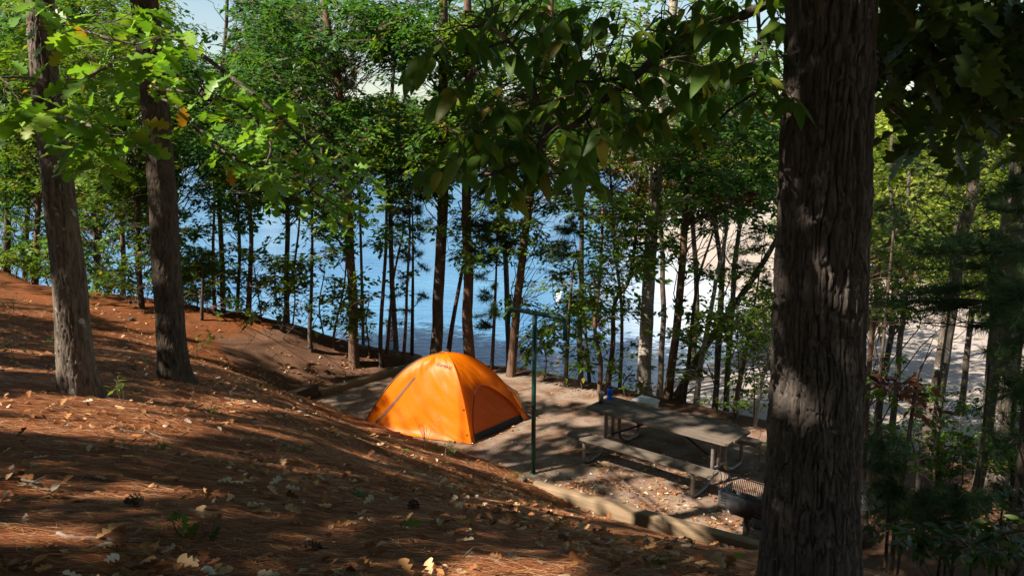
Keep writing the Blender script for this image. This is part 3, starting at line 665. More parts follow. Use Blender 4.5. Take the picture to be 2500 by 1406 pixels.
# left oak: bright lobed leaves
c1 = [(60, 150, 4.6), (30, 235, 4.3), (130, 240, 4.2), (60, 250, 4.2), (100, 50, 4.8), (60, 20, 4.8), (180, 80, 4.6), (210, 175, 4.6), (260, 180, 4.5), (240, 260, 4.6), (300, 255, 4.6), (180, 370, 4.4), (250, 345, 4.6), (290, 360, 4.6), (330, 300, 4.9), (350, 330, 4.9),
      (220, 395, 4.5), (20, 110, 4.7), (140, 150, 5), (240, 60, 5), (310, 120, 5), (370, 90, 5.2), (330, 40, 5.2), (400, 40, 5.4), (300, 190, 5)]
branch_leaves(T1, [[(105, 100, 7.3), (150, 60, 6), (230, 85, 5), (330, 110, 4.9)], [(115, 250, 7.2), (170, 215, 5.6), (215, 190, 4.7), (260, 170, 4.6), (320, 210, 4.8)], [(120, 200, 7), (60, 190, 5), (0, 190, 4.6)], [(120, 280, 7), (200, 300, 5), (270, 330, 4.7), (360, 330, 4.9)]],
              [.02, .02, .015, .015], c1, .18, T_oak, n=5, jitter=28)
c2 = [(430, 160, 5.8), (480, 120, 6), (500, 210, 5.8), (450, 230, 5.6), (540, 180, 6), (560, 260, 5.6), (610, 270, 5.6), (600, 320, 5.5), (560, 330, 5.5), (650, 280, 5.6), (660, 340, 5.6), (630, 410, 5.3), (590, 400, 5.3), (660, 390, 5.4), (700, 310, 5.8), (740, 340, 6),
      (700, 400, 5.6), (740, 420, 5.9), (780, 400, 6.1), (770, 460, 6.1), (820, 450, 6.3), (800, 510, 6.3), (840, 520, 6.4), (860, 470, 6.5), (890, 430, 6.6), (860, 400, 6.6), (400, 290, 5.6), (430, 330, 5.6), (480, 300, 5.8), (680, 240, 6), (740, 280, 6.2), (800, 350, 6.3), (720, 480, 5.8), (700, 450, 5.7), (380, 170, 5.6), (330, 90, 5.6), (420, 90, 6)]
branch_leaves(T2, [[(362, 60, 9), (440, 100, 7), (540, 170, 6.2), (640, 250, 5.8), (720, 320, 6), (800, 400, 6.3), (870, 480, 6.5)], [(375, 215, 9), (450, 225, 6.5), (520, 235, 5.8), (600, 270, 5.6), (660, 350, 5.4), (640, 420, 5.3)], [(385, 240, 9), (430, 260, 7), (560, 380, 5.6), (700, 430, 5.7), (800, 490, 6.2), (860, 530, 6.4)]],
              [.022, .018, .014], c2, .155, T_oak, n=5, jitter=26)
# centre: big dark hickory leaflets
def compound(cm, tm, o, c, size, n=5):
    a = R.rand()*6.28; down = -.15-.75*R.rand(); ax = np.array([math.cos(a), math.sin(a)*.7, down]); ax /= np.linalg.norm(ax)
    st = np.array(c) ; L = size*.95; tip = st+ax*L
    tm.tube(np.array([st, st+ax*L*.5+[0, 0, .01], tip])-o, [.0022, .0018, .0014], 4, False)
    side = np.cross(ax, [0, 0, 1]); side /= np.linalg.norm(side); dirs, pos, sz = [], [], []
    for q, sgn, k in ((.55, 1, .72), (.55, -1, .72), (.95, 1, .95), (.95, -1, .95), (1.0, 0, 1.1))[:n]:
        d = ax*(.45 if sgn else 1) + side*sgn*.85 + np.array([0, 0, -.35]) + R.randn(3)*.13; dirs.append(d/np.linalg.norm(d)); pos.append(st+ax*L*q-o); sz.append(size*k*(.85+.3*R.rand()))
    up = np.array([0, -.35, 1.]) + R.randn(3)*.25; V, F = scatter(T_hick, np.array(pos), basis(np.array(dirs), np.tile(up, (len(dirs), 1))), sz); cm.add(V, F)
root, pz, cm, tm = BIG; o = np.array(pz[0])
HB = [[(1990, -60, 3.2), (1890, 0, 3.15), (1790, 50, 3.1), (1700, 85, 3.1), (1630, 110, 3.1), (1560, 180, 3.05), (1480, 240, 3.0), (1430, 285, 3.0), (1370, 322, 2.95), (1335, 305, 2.95), (1308, 235, 2.95), (1285, 165, 2.9), (1240, 100, 2.9), (1190, 60, 2.9)],
      [(1700, 85, 3.1), (1600, 150, 3.1), (1520, 190, 3.0), (1420, 200, 2.9), (1330, 190, 2.9), (1250, 150, 2.8)],
      [(1335, 305, 2.95), (1300, 380, 2.9), (1240, 410, 2.9), (1180, 430, 2.85), (1110, 420, 2.8)],
      [(1950, 190, 3.2), (1850, 225, 3.2), (1780, 270, 3.2), (1720, 330, 3.2), (1660, 380, 3.2)],
      [(1850, 20, 3.1), (1850, 120, 3.1), (1800, 200, 3.1), (1740, 240, 3.1)],
      [(1240, 100, 2.9), (1150, 130, 2.8), (1080, 160, 2.8)],
      [(1430, 285, 3.0), (1460, 360, 3.0), (1430, 420, 3.0)]]
for p, rr in zip(HB, (.022, .01, .009, .009, .009, .006, .005)):
    q = twig_path(p); tm.tube(q-o, np.linspace(rr, rr*.3, len(q)), 8)
HC = [(1080, 160), (1100, 60), (1180, 90), (1250, 60), (1150, 190), (1210, 250), (1140, 260), (1290, 110), (1350, 160), (1410, 120), (1470, 130), (1540, 120), (1600, 70), (1660, 40), (1720, 30), (1780, 20), (1840, 30), (1880, 90), (1830, 120), (1780, 160),
      (1840, 200), (1760, 100), (1700, 120), (1700, 190), (1640, 170), (1590, 130), (1560, 190), (1500, 190), (1440, 200), (1380, 220), (1320, 250), (1420, 270), (1480, 280), (1260, 300), (1200, 320), (1150, 340), (1100, 400), (1160, 400), (1220, 400), (1280, 380),
      (1330, 360), (1390, 350), (1450, 330), (1430, 400), (1360, 410), (1300, 420), (1240, 450), (1180, 440), (1120, 460), (1480, 360), (1560, 270), (1600, 290), (1630, 230), (1700, 260), (1750, 280), (1660, 330), (1840, 270), (1880, 160), (1890, 240), (1320, 40), (1240, 20), (1140, 20),
      (1380, 60), (1440, 60), (1500, 40), (1060, 110), (1290, 470), (1350, 450), (1210, 370), (1250, 350), (1330, 300), (1390, 290), (1500, 240), (1860, 10), (1800, 60), (1900, 120)]
for px, py in HC:
    for rep in range(3 if R.rand() < .5 else 2):
        c = P(px+R.randn()*22, py-45+R.randn()*22, 2.95+R.randn()*.22); compound(cm, tm, o, c, .078+.055*R.rand())
        pp = twig_path(HB[0])
        allp = np.concatenate([twig_path(b) for b in HB]); k = int(np.argmin(np.linalg.norm(allp-c, axis=1))); limb(tm, allp[k]-o, c-o, .0035, .002, .04, 4, 5)
# right: oak boughs hanging beyond the big trunk
RB = [[(2060, -20, 3.3), (2150, 5, 3.4), (2225, 35, 3.4), (2262, 90, 3.4), (2300, 165, 3.4), (2340, 215, 3.4), (2400, 262, 3.4), (2460, 290, 3.4), (2530, 320, 3.4)], [(2300, 130, 3.4), (2230, 165, 3.45), (2150, 155, 3.5), (2080, 140, 3.4)],
      [(2320, 195, 3.4), (2270, 240, 3.5), (2200, 235, 3.6), (2120, 215, 3.5), (2050, 215, 3.3)], [(2262, 90, 3.4), (2350, 60, 3.5), (2450, 50, 3.5), (2540, 60, 3.5)], [(2400, 262, 3.4), (2440, 200, 3.5), (2480, 140, 3.5)]]
for p, rr in zip(RB, (.021, .012, .012, .008, .008)):
    q = twig_path(p); tm.tube(q-o, np.linspace(rr, rr*.35, len(q)), 8)
cmo = MB(); allp = np.concatenate([twig_path(b) for b in RB])
for px, py, k in [(2160, 60, 3), (2240, 120, 3), (2200, 20, 3), (2300, 40, 4), (2380, 30, 5), (2460, 30, 5), (2340, 110, 5), (2420, 100, 6), (2480, 100, 5), (2380, 170, 6), (2450, 180, 6), (2490, 240, 4), (2420, 240, 5), (2350, 240, 5), (2300, 270, 3), (2360, 310, 5), (2330, 350, 3), (2290, 230, 3), (2190, 190, 3), (2150, 130, 3), (2230, 270, 2), (2440, 320, 2), (2160, 260, 2), (2480, 60, 5), (2340, 150, 4), (2180, -10, 5), (2260, -20, 5), (2340, -10, 6), (2420, -20, 6), (2500, 0, 6), (2230, 60, 4), (2310, 90, 4), (2500, 180, 5), (2160, 100, 3)]:
    for _ in range(k):
        c = P(px+R.randn()*38, py+R.randn()*38-10, 3.4+R.randn()*.3); spray(cmo, tm, o, c, 4, .15, T_oak, droop=.8)
        q = int(np.argmin(np.linalg.norm(allp-c, axis=1))); limb(tm, allp[q]-o, c-o, .0035, .002, .04, 4, 5)

for xy, cm_, path, tm_, root_, bark, leaf in CANOPY:
    tm_.build("trunk", M[bark], root_, smooth=bark != 'bark_big')
    if cm_.n: cm_.build("crown", M[leaf], root_)
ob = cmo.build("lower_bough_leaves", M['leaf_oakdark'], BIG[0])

# --- trees along the bank edge
tree("maple_tree", "straight dark brown trunk with a scarred foot, left of the orange buoy", "tree", [(862, 832), (858, 700), (850, 500), (835, 330), (815, 160), (788, 0)], 30, 17, 'bark_brown', 'leaf_blue', [(560, 0, 900, 330, 95), (820, 0, 1060, 160, 40), (560, 330, 1060, 520, 50), (740, 520, 900, 620, 16)], s=17.2, group=BANK, crown_top=10)
tree("oak_tree", "dark trunk at the bank edge rising directly behind the tent's peak", "tree", [(1063, 862), (1072, 750), (1082, 520), (1085, 300), (1084, 80), (1082, 0)], 36, 24, 'bark_dark', 'leaf_mid', [(880, 60, 1150, 420, 85), (900, 420, 1180, 560, 16)], s=17.6, group=BANK, crown_top=8)
tree("pine_tree", "greyish brown trunk just right of the tent's peak", "tree", [(1147, 872), (1142, 760), (1143, 600), (1144, 400), (1142, 150), (1138, 0)], 33, 22, 'bark_brown', 'leaf_mid', [(1050, 0, 1330, 420, 70), (1100, 420, 1300, 640, 22)], s=17.4, group=BANK, crown_top=8)
tree("young_tree", "thin trunk leaning right between the two trunks behind the tent", "tree", [(1095, 866), (1108, 780), (1130, 660), (1150, 560)], 17, 8, 'bark_brown', 'leaf_mid', [(1080, 500, 1180, 640, 5)], s=18, group=BANK, crown_top=-1)
tree("oak_tree", "brown trunk at the bank leaning right behind the left hook of the lantern pole", "tree", [(1248, 908), (1256, 800), (1272, 650), (1290, 480), (1310, 330), (1330, 150), (1345, 0)], 27, 16, 'bark_brown', 'leaf_mid', [(1180, 60, 1560, 420, 80), (1230, 430, 1460, 880, 60)], s=16.9, group=BANK, crown_top=8)
tree("young_tree", "dark twin stems behind the right hook of the lantern pole", "tree", [(1380, 945), (1385, 860), (1395, 740), (1405, 640)], 15, 6, 'bark_dark', 'leaf_mid', [(1300, 620, 1470, 930, 30)], s=16.2, group=BANK, crown_top=-1, size=.095)
tree("young_tree", "slim brown stem with a kink, between lantern pole and blue bottle", "tree", [(1462, 958), (1466, 880), (1456, 800), (1464, 700), (1476, 560), (1478, 480)], 15, 7, 'bark_brown', 'leaf_mid', [(1400, 480, 1560, 900, 42)], s=15.6, group=BANK, crown_top=-1)
tree("young_tree", "dark stem right behind the blue bottle, leaning right", "tree", [(1483, 955), (1492, 860), (1505, 740), (1540, 680), (1560, 520), (1568, 420)], 17, 8, 'bark_dark', 'leaf_mid', [(1430, 420, 1620, 780, 30)], s=15.8, group=BANK, crown_top=-1)
tree("hickory_tree", "pale lichen patched trunk rising behind the middle of the picnic table", "tree", [(1572, 988), (1575, 850), (1580, 700), (1592, 540), (1600, 400), (1618, 200), (1645, 0)], 40, 27, 'bark_pale', 'leaf_mid', [(1480, 0, 1800, 260, 55), (1500, 260, 1700, 420, 26)], s=15.9, group=BANK, crown_top=8, n=20)
tree("oak_tree", "brown trunk leaning right, the next one right of the pale trunk", "tree", [(1628, 998), (1645, 850), (1662, 650), (1680, 480), (1698, 340)], 26, 17, 'bark_brown', 'leaf_blue', [(1600, 200, 1900, 560, 105), (1580, 560, 1760, 760, 22)], s=15.6, group=BANK, crown_top=-1)
tree("leaning_tree", "dark trunk slanting far to the right beyond the picnic table", "tree", [(1640, 1000), (1690, 900), (1740, 820), (1800, 740), (1860, 650), (1900, 580)], 25, 14, 'bark_dark', 'leaf_mid', [(1700, 640, 1900, 780, 8)], s=15.5, group=BANK, crown_top=-1)
tree("young_tree", "pale slender stem with greenish bark behind the table's right half", "tree", [(1698, 1012), (1712, 900), (1735, 780), (1755, 660), (1772, 560), (1775, 470)], 17, 8, 'bark_pale', 'leaf_yellow', [(1640, 480, 1860, 800, 34), (1620, 760, 1760, 980, 12)], s=15.2, group=BANK, crown_top=-1)
tree("young_tree", "dark thin stem between the slanting trunk and the pale slender stem", "tree", [(1665, 1005), (1688, 860), (1705, 700), (1740, 560)], 14, 6, 'bark_dark', 'leaf_mid', [(1640, 560, 1800, 880, 16)], s=15.3, group=BANK, crown_top=-1)
tree("young_tree", "forked brown sapling left of the big trunk at the table's far end", "tree", [(1795, 1035), (1800, 960), (1820, 860), (1845, 760)], 16, 7, 'bark_brown', 'leaf_mid', [(1740, 700, 1900, 1000, 40)], s=14.4, group=BANK, crown_top=-1, size=.09)
tree("young_tree", "thin pale stem closest to the left side of the big trunk", "tree", [(1842, 1048), (1856, 960), (1872, 880), (1890, 780)], 12, 6, 'bark_pale', 'leaf_yellow', [(1800, 780, 1900, 1020, 26)], s=14.0, group=BANK, crown_top=-1, size=.085)
tree("maple_tree", "yellowing maple with scattered orange leaves over the water", "tree", [(1512, 960), (1518, 800), (1500, 600), (1490, 460), (1480, 380)], 12, 6, 'bark_brown', 'leaf_autumn', [(1360, 370, 1640, 540, 66)], s=19, group=BANK, crown_top=-1)
tree("maple_tree", "small maple holding a spray of dead rust red leaves", "tree", [(1745, 1020), (1760, 800), (1770, 600), (1765, 480)], 10, 5, 'bark_dark', 'leaf_dead', [(1690, 450, 1860, 500, 14)], s=16.5, group=BANK, crown_top=-1, rc=.3, per=26)
# left half: stems and thickets
LS = [(985, 852, 1000, 500, 12, "straight dark pole-thin stem right of the orange buoy", 'leaf_mid', [(940, 350, 1060, 520, 14)], 17.6),
      (930, 842, 945, 380, 15, "dark stem left of the orange buoy", 'leaf_blue', [(880, 380, 1010, 640, 22)], 17.4),
      (945, 845, 985, 560, 12, "thin brown stem leaning right across the orange buoy", 'leaf_mid', [(920, 540, 1010, 700, 6)], 18),
      (757, 800, 762, 480, 14, "slim grey stem among the shrubs left of the scarred trunk", 'leaf_mid', [(660, 440, 860, 800, 60)], 17),
      (605, 775, 598, 420, 20, "stout dark stem at the bank between second oak and scarred trunk", 'leaf_mid', [(480, 400, 740, 780, 110)], 17.5),
      (578, 770, 560, 350, 14, "dark stem just left of the stout dark stem", 'leaf_blue', [(440, 330, 640, 620, 60)], 18.5),
      (525, 760, 520, 430, 13, "thin stem near the second oak's right side", 'leaf_mid', [(430, 520, 600, 760, 34)], 17.5),
      (690, 800, 735, 480, 11, "thin leaning stem above the worn path's crest", 'leaf_yellow', [(620, 600, 840, 800, 40)], 17.2),
      (815, 815, 850, 560, 8, "wispy stem left of the scarred trunk", 'leaf_yellow', [(780, 640, 920, 800, 24)], 17.4),
      (345, 735, 350, 300, 20, "dark trunk seen just left of the second oak", 'leaf_mid', [(200, 200, 420, 700, 120)], 17),
      (300, 715, 275, 200, 18, "dark trunk midway between the two near oaks", 'leaf_mid', [(150, 60, 360, 600, 100)], 18.5),
      (235, 705, 225, 350, 13, "thin trunk right of the lit oak", 'leaf_blue', [(140, 480, 300, 700, 36)], 19),
      (85, 690, 90, 300, 22, "grey trunk lit halfway up at the far left", 'leaf_mid', [(0, 100, 180, 500, 100), (0, 540, 140, 680, 26)], 20),
      (15, 690, 12, 260, 22, "dark trunk at the left edge", 'leaf_blue', [(-60, 60, 80, 640, 90)], 21)]
for k, (xb, yb, xt, yt, wd, lab, lf, bx, s) in enumerate(LS):
    mx = (xb+xt)/2 + R.randn()*8
    tree("young_tree", lab, "tree", [(xb, yb), (mx, (yb+yt)/2), (xt, yt)], wd, wd*.45, 'bark_dark' if k % 2 else 'bark_brown', lf, bx, s=s, group=BANK, crown_top=-1, spread=.9)
# taller trees standing lower down the bank, only crowns and upper stems show
for k, (px, s, yt, lab, lf, bx) in enumerate([(540, 23, -20, "tree with a bare upper stem against the sky gap at upper left", 'leaf_blue', [(420, 60, 700, 420, 120), (600, 0, 780, 200, 60)]),
      (700, 22, -20, "dense dark green tree left of the scarred trunk's top", 'leaf_mid', [(580, 120, 900, 500, 130)]),
      (960, 24, -20, "bushy tree over the gap between scarred trunk and tent", 'leaf_blue', [(860, 200, 1120, 480, 110)]),
      (1240, 25, -20, "tree hidden behind the hanging hickory leaves", 'leaf_blue', [(1080, 0, 1420, 330, 110)]),
      (1420, 23, 40, "tree with an arching limb in the sky gap at top centre", 'leaf_blue', [(1300, 0, 1560, 300, 80)]),
      (1760, 22, 60, "leafy tree between pale trunk and big trunk", 'leaf_mid', [(1640, 120, 1920, 500, 110)]),
      (240, 24, -20, "tall dark leafed tree behind the two near oaks", 'leaf_mid', [(0, -20, 460, 560, 260)]),
      (60, 26, -20, "tall blue green tree behind the lit oak", 'leaf_blue', [(-80, -20, 240, 620, 170)]),
      (440, 24, 150, "leafy tree right of the second oak over the water", 'leaf_mid', [(400, 230, 640, 430, 50), (380, 560, 560, 740, 40)]),
      (2180, 17, 330, "broad leafed tree right of the big trunk over the sand", 'leaf_yellow', [(2100, 330, 2420, 620, 34), (2100, 560, 2260, 800, 20), (2250, 640, 2500, 800, 14)]),
      (2330, 27, -20, "tall dark tree right of the big trunk, behind the hanging oak bough", 'leaf_mid', [(2100, -60, 2560, 260, 120)]),
      (2210, 20, 420, "sunlit yellow green tree on the bank just right of the big trunk, over the sand", 'leaf_bright', [(2110, 420, 2320, 800, 34)]),
      (2380, 21, 380, "sunlit yellow green tree over the sand left of the tan trunk", 'leaf_bright', [(2280, 380, 2480, 760, 34), (2320, 820, 2480, 960, 8)]),
      (1790, 21, 330, "sunlit yellow green tree over the sand left of the big trunk", 'leaf_bright', [(1690, 330, 1890, 560, 24), (1760, 560, 1890, 760, 9)]),
      (1620, 24, 360, "orange tinged tree over the cove behind the pale trunk", 'leaf_autumn', [(1540, 360, 1700, 540, 22)]),
      (1700, 26, 180, "pale green tree behind the leaning brown trunk", 'leaf_yellow', [(1620, 180, 1900, 460, 50)])]):
    tree("bank_tree", lab, "tree", [(px, 700), (px+R.randn()*10, (700+yt)/2), (px+R.randn()*20, yt)], 18, 9, 'bark_dark', lf, bx, s=s, group=BANK, crown_top=4 if yt < 0 else -1, size=.16, rc=.7, spread=1.6, per=50)
# right side
tree("maple_tree", "slender pale brown trunk kinked midway, right of the big trunk", "tree", [(2268, 1110), (2300, 930), (2335, 700), (2345, 600), (2375, 480), (2380, 330), (2378, 250)], 38, 20, 'bark_oak', 'leaf_yellow', [(2180, 250, 2500, 560, 24)], s=10.5, crown_top=-1, size=.1, rc=.35, per=26, spread=.8, n=16)
tree("pine_tree", "thick tan barked trunk leaning right near the right edge", "tree", [(2415, 1195), (2440, 1000), (2462, 800), (2480, 620), (2500, 400), (2520, 150), (2530, 0)], 78, 50, 'bark_oak', 'leaf_mid', [], s=11.2, n=24)
tree("young_tree", "thin dark stem hugging the right side of the big trunk", "tree", [(2118, 1060), (2130, 900), (2135, 760), (2150, 640), (2200, 560)], 15, 8, 'bark_brown', 'leaf_mid', [(2100, 560, 2240, 760, 30), (2100, 860, 2200, 1060, 16)], s=11, crown_top=-1, rc=.3, per=30, size=.085)
tree("young_tree", "dark sapling with large rust brown leaves beside the big trunk", "tree", [(2185, 1250), (2205, 1100), (2225, 960), (2235, 900)], 14, 6, 'bark_dark', 'leaf_dead', [(2130, 920, 2270, 1010, 9)], s=7.6, crown_top=-1, rc=.16, per=7, size=.14, spread=.25, T=T_hick, n_twig=False)
tree("young_tree", "green bushy sapling between rust leaved sapling and tan trunk", "tree", [(2290, 1180), (2300, 1100), (2310, 1000)], 12, 6, 'bark_dark', 'leaf_mid', [(2230, 930, 2420, 1160, 70)], s=9.5, crown_top=-1, rc=.2, per=30, size=.06, spread=.4)
tree("young_tree", "leafy dark sapling over the right edge's lower corner", "tree", [(2480, 1120), (2490, 900), (2500, 760)], 12, 6, 'bark_dark', 'leaf_mid', [(2420, 860, 2560, 1150, 40)], s=9.5, crown_top=-1, rc=.22, per=30, size=.07, spread=.4)

SH = [(40, 700, 20, 'leaf_yellow', "yellow green shrub on the crest at the far left", 60, 60), (120, 705, 19, 'leaf_mid', "green shrub on the crest between left edge and lit oak", 60, 70), (255, 715, 18.5, 'leaf_mid', "low green shrub on the crest between the two near oaks", 50, 80),
      (325, 735, 18, 'leaf_autumn', "yellowing shrub on the crest just left of the second oak", 40, 70), (480, 765, 17.6, 'leaf_yellow', "light green shrub right of the second oak on the crest", 45, 90), (545, 775, 17.5, 'leaf_mid', "green shrub over the lit crest of the path", 55, 110),
      (640, 790, 17.5, 'leaf_mid', "leafy shrub on the crest in the middle of the left bank", 60, 120), (715, 800, 17.4, 'leaf_yellow', "tall airy yellow green shrub left of the scarred trunk", 60, 130), (790, 815, 17.4, 'leaf_mid', "green shrub touching the scarred trunk's left side", 50, 120),
      (900, 838, 17.6, 'leaf_autumn', "sparse reddish shrub right of the scarred trunk", 40, 90), (1330, 925, 16.6, 'leaf_mid', "leafy shrub under the arms of the lantern pole", 60, 90), (1420, 945, 16, 'leaf_mid', "green shrub right of the lantern pole at the bank", 50, 80), (1530, 975, 15.6, 'leaf_mid', "low shrub between blue bottle and pale trunk", 40, 60),
      (1670, 1000, 15.2, 'leaf_yellow', "lit green shrub at the foot of the slanting trunk", 50, 90), (1750, 1020, 14.8, 'leaf_mid', "green shrub beyond the table's right half", 50, 110), (1840, 1040, 14, 'leaf_mid', "green shrub at the big trunk's left edge", 45, 130),
      (2150, 1110, 12, 'leaf_mid', "green shrub at the crest close right of the big trunk", 50, 120), (2240, 1130, 11.5, 'leaf_blue', "dark green shrub at the crest between pine sapling and maple", 60, 130), (2350, 1150, 11, 'leaf_mid', "bright edged shrub left of the tan trunk's foot", 60, 150), (2490, 1180, 10.5, 'leaf_mid', "leafy shrub right of the tan trunk's foot", 50, 180)]
for k, (px, py, s, lf, lab, hw, hh) in enumerate(SH):
    tree("shrub", lab, "shrub", [(px, py), (px+R.randn()*8, py-hh*.6), (px+R.randn()*14, py-hh*1.2)], 5, 2.5, 'bark_dark', lf, [(px-hw, py-hh*1.5, px+hw, py-4, 13)], s=s, group="shrubs along the bank edge", crown_top=-1, size=.085 if s > 13 else .07, rc=.3, per=34, spread=.35, flare=0, n=6)
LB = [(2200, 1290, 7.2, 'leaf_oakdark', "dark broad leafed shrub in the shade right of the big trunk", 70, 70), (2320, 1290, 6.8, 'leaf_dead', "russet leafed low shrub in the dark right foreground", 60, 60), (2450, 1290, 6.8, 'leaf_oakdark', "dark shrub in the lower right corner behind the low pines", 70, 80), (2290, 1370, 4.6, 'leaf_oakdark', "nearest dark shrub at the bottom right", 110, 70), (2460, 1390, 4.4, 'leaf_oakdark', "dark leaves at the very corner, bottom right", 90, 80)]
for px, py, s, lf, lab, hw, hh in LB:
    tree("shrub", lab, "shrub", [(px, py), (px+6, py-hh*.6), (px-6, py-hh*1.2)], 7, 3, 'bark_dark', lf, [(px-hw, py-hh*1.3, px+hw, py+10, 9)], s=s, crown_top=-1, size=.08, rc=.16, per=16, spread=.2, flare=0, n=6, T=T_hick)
# --- pines with needle tufts
def needle_tufts(mb, C, dirs, L=.12, wd=.005, n=34):
    m = len(C)*n; c = np.repeat(C, n, 0); ax = np.repeat(dirs, n, 0)
    d = ax*.7 + R.randn(m, 3)*.75; d /= np.linalg.norm(d, axis=1)[:, None]; sd = np.cross(d, R.randn(m, 3)); sd /= np.linalg.norm(sd, axis=1)[:, None]
    l = L*(.7+.5*R.rand(m))[:, None]; st = c + ax*(R.rand(m)[:, None]-.6)*L*.9
    V = np.stack([st-sd*wd/2, st+sd*wd/2, st+d*l+[0, 0, -.012]], 1).reshape(-1, 3); mb.add(V, np.arange(m*3).reshape(-1, 3))
def pine(label, base, s, top, boxes, mat='needle', L=.12, wd=.006, wb=10, name="pine_sapling", n=30, spread=.6):
    y = P(base[0], base[1], s)[1]; b = PY(*base, y); t = PY(*top, y); z0 = gz(b[0], b[1])-.1
    path = smoothpath([(b[0], b[1], min(z0, b[2])), b+(t-b)*.5+[.03, 0, 0], t], 6); root = empty(name, path[0], label, "pine", None)
    tm = MB(); bark_tube(tm, path-path[0], np.linspace(min(wb/2/FPX*s, .004*s if wb < 12 else 9), .005, len(path)), 10); cm = MB(); C = []; D = []
    for x0, y0, x1, y1, k in boxes:
        for _ in range(int(k*1.6)):
            c = PY(R.uniform(x0, x1), R.uniform(y0, y1), y+R.randn()*spread)
            if c[2] < gz(c[0], c[1])+.15 or lit_blocked(c, .08)[0]: continue
            i = int(np.argmin(np.abs(path[:, 2]-c[2]-.05)+.02*np.hypot(path[:, 0]-c[0], path[:, 1]-c[1]))); a = path[i]
            limb(tm, a-path[0], c-path[0], .009, .003, -.04, 4, 5); dd = (c-a)/np.linalg.norm(c-a)+[0, 0, .3]
            for q in (.45, .6, .72, .86, 1.0):
                C.append(a+(c-a)*q-path[0]); D.append(dd + R.randn(3)*.2)
    D = np.array(D); D /= np.linalg.norm(D, axis=1)[:, None]; needle_tufts(cm, np.array(C), D, L, wd, n)
    tm.build("trunk", M['bark_dark'], root, smooth=True); cm.build("needles", M[mat], root); return root
pine("sparse dark pine sapling right of the twin trunks behind the tent", (1200, 885), 17.4, (1215, 480), [(1160, 480, 1260, 620, 26), (1150, 600, 1230, 800, 14)], wd=.011, L=.16)
pine("wispy pine sapling standing against the blue water left of the tent's peak", (1005, 850), 18.5, (1005, 400), [(930, 420, 1080, 560, 22), (940, 560, 1060, 790, 12)], wd=.011, L=.16)
pine("pale green young pine right of the second oak", (490, 760), 16.8, (492, 620), [(450, 620, 540, 760, 26)], mat='needle_lit', wd=.01, L=.16)
pine("pine sapling behind the arch of the lantern pole", (1440, 930), 16.6, (1400, 560), [(1320, 540, 1440, 640, 16), (1380, 700, 1470, 800, 8)], wd=.011, L=.16)
pine("pine with blue green tufts high between scarred trunk and hickory leaves", (880, 700), 26, (870, 200), [(780, 60, 900, 240, 10), (880, 260, 1000, 360, 10)], wd=.018, L=.22, name="pine_tree")
pine("small pine in front of the yellow trees right of the big trunk", (2165, 700), 9.5, (2180, 490), [(2125, 490, 2215, 580, 12)], wd=.006, L=.13)
pine("dark pine boughs crossing the slender pale brown trunk", (2400, 1150), 8.2, (2420, 560), [(2230, 580, 2460, 660, 20), (2120, 690, 2300, 790, 16), (2360, 700, 2500, 800, 14), (2420, 560, 2520, 760, 14)], wd=.006, L=.14, n=26, spread=.3)
pine("dark pine at the right edge with drooping bunches of needles", (2520, 1100), 7.5, (2500, 250), [(2400, 380, 2540, 520, 16), (2400, 600, 2540, 960, 26), (2350, 950, 2520, 1120, 8)], wd=.006, L=.14, n=26, spread=.3, wb=26)
pine("low pine sapling at the foot of the rust leaved sapling", (2170, 1330), 6.4, (2150, 1040), [(2105, 1080, 2210, 1150, 14), (2110, 1190, 2260, 1260, 12)], wd=.005, L=.12, n=22, spread=.25)
pine("low feathery pine in the dark right foreground", (2330, 1330), 6.2, (2330, 1180), [(2210, 1190, 2440, 1290, 24)], wd=.005, L=.12, n=22, spread=.3)
pine("bare twiggy pine sapling against the sand left of the big trunk", (1790, 1030), 15, (1870, 560), [(1760, 560, 1890, 720, 16)], wd=.009, L=.14, n=16)

# --- far bank and far shore trees: three prototypes, copied
def far_proto(name, h, n, lsize, leaf, shape, label, group):
    root = empty(name, (0, 0, -50), label, "tree", group); tm = MB(); path = np.array([(0, 0, -.5), (.05*h*.1, 0, h*.5), (0, 0, h*.92)])
    bark_tube(tm, smoothpath(path, 4), np.linspace(h*.018, h*.004, 9), 7)
    cm = MB(); k = 26; C = []
    for i in range(k):
        f = .12+.86*i/k; rr = h*(.26*math.sin(math.pi*min(1, f*.95))**.6 if shape == 'round' else .24*(1-f)+.02); a = R.rand()*6.28; q = math.sqrt(R.rand())
        C.append((rr*q*math.cos(a), rr*q*math.sin(a), h*f))
    C = np.array(C); leaves_at(cm, C, n//k, h*.11, lsize, tilt=.9, flat=.75)
    tm.build("trunk", M['bark_brown'], root); cm.build("crown", M[leaf], root); return root
def copy_tree(o):
    c = o.copy(); COL.objects.link(c)
    for ch in list(o.children): d = ch.copy(); COL.objects.link(d); d.parent = c
    return c
def spread(protos, spots):
    used = [False]*len(protos)
    for i, (x, y, z, sc_) in enumerate(spots):
        k = R.randint(len(protos)); o = protos[k] if not used[k] else copy_tree(protos[k]); used[k] = True
        o.location = (x, y, z); o.rotation_euler = (0, 0, R.rand()*6.28); o.scale = (sc_, sc_, sc_*(.85+.3*R.rand()))
GB = "sunlit trees on the sandy far bank"; GF = "trees lining the far shore of the lake"; GS = "trees on the slope right of the cove"
near_b = [far_proto("bank_tree", 8, 3600, .28, 'leaf_bright', 'round', "bright yellow green tree in full sun on the sandy bank right of the big trunk", GB),
          far_proto("bank_tree", 7.5, 3600, .26, 'leaf_yellow', 'round', "bright yellow green tree in full sun on the sandy bank right of the big trunk", GB)]
sp = []
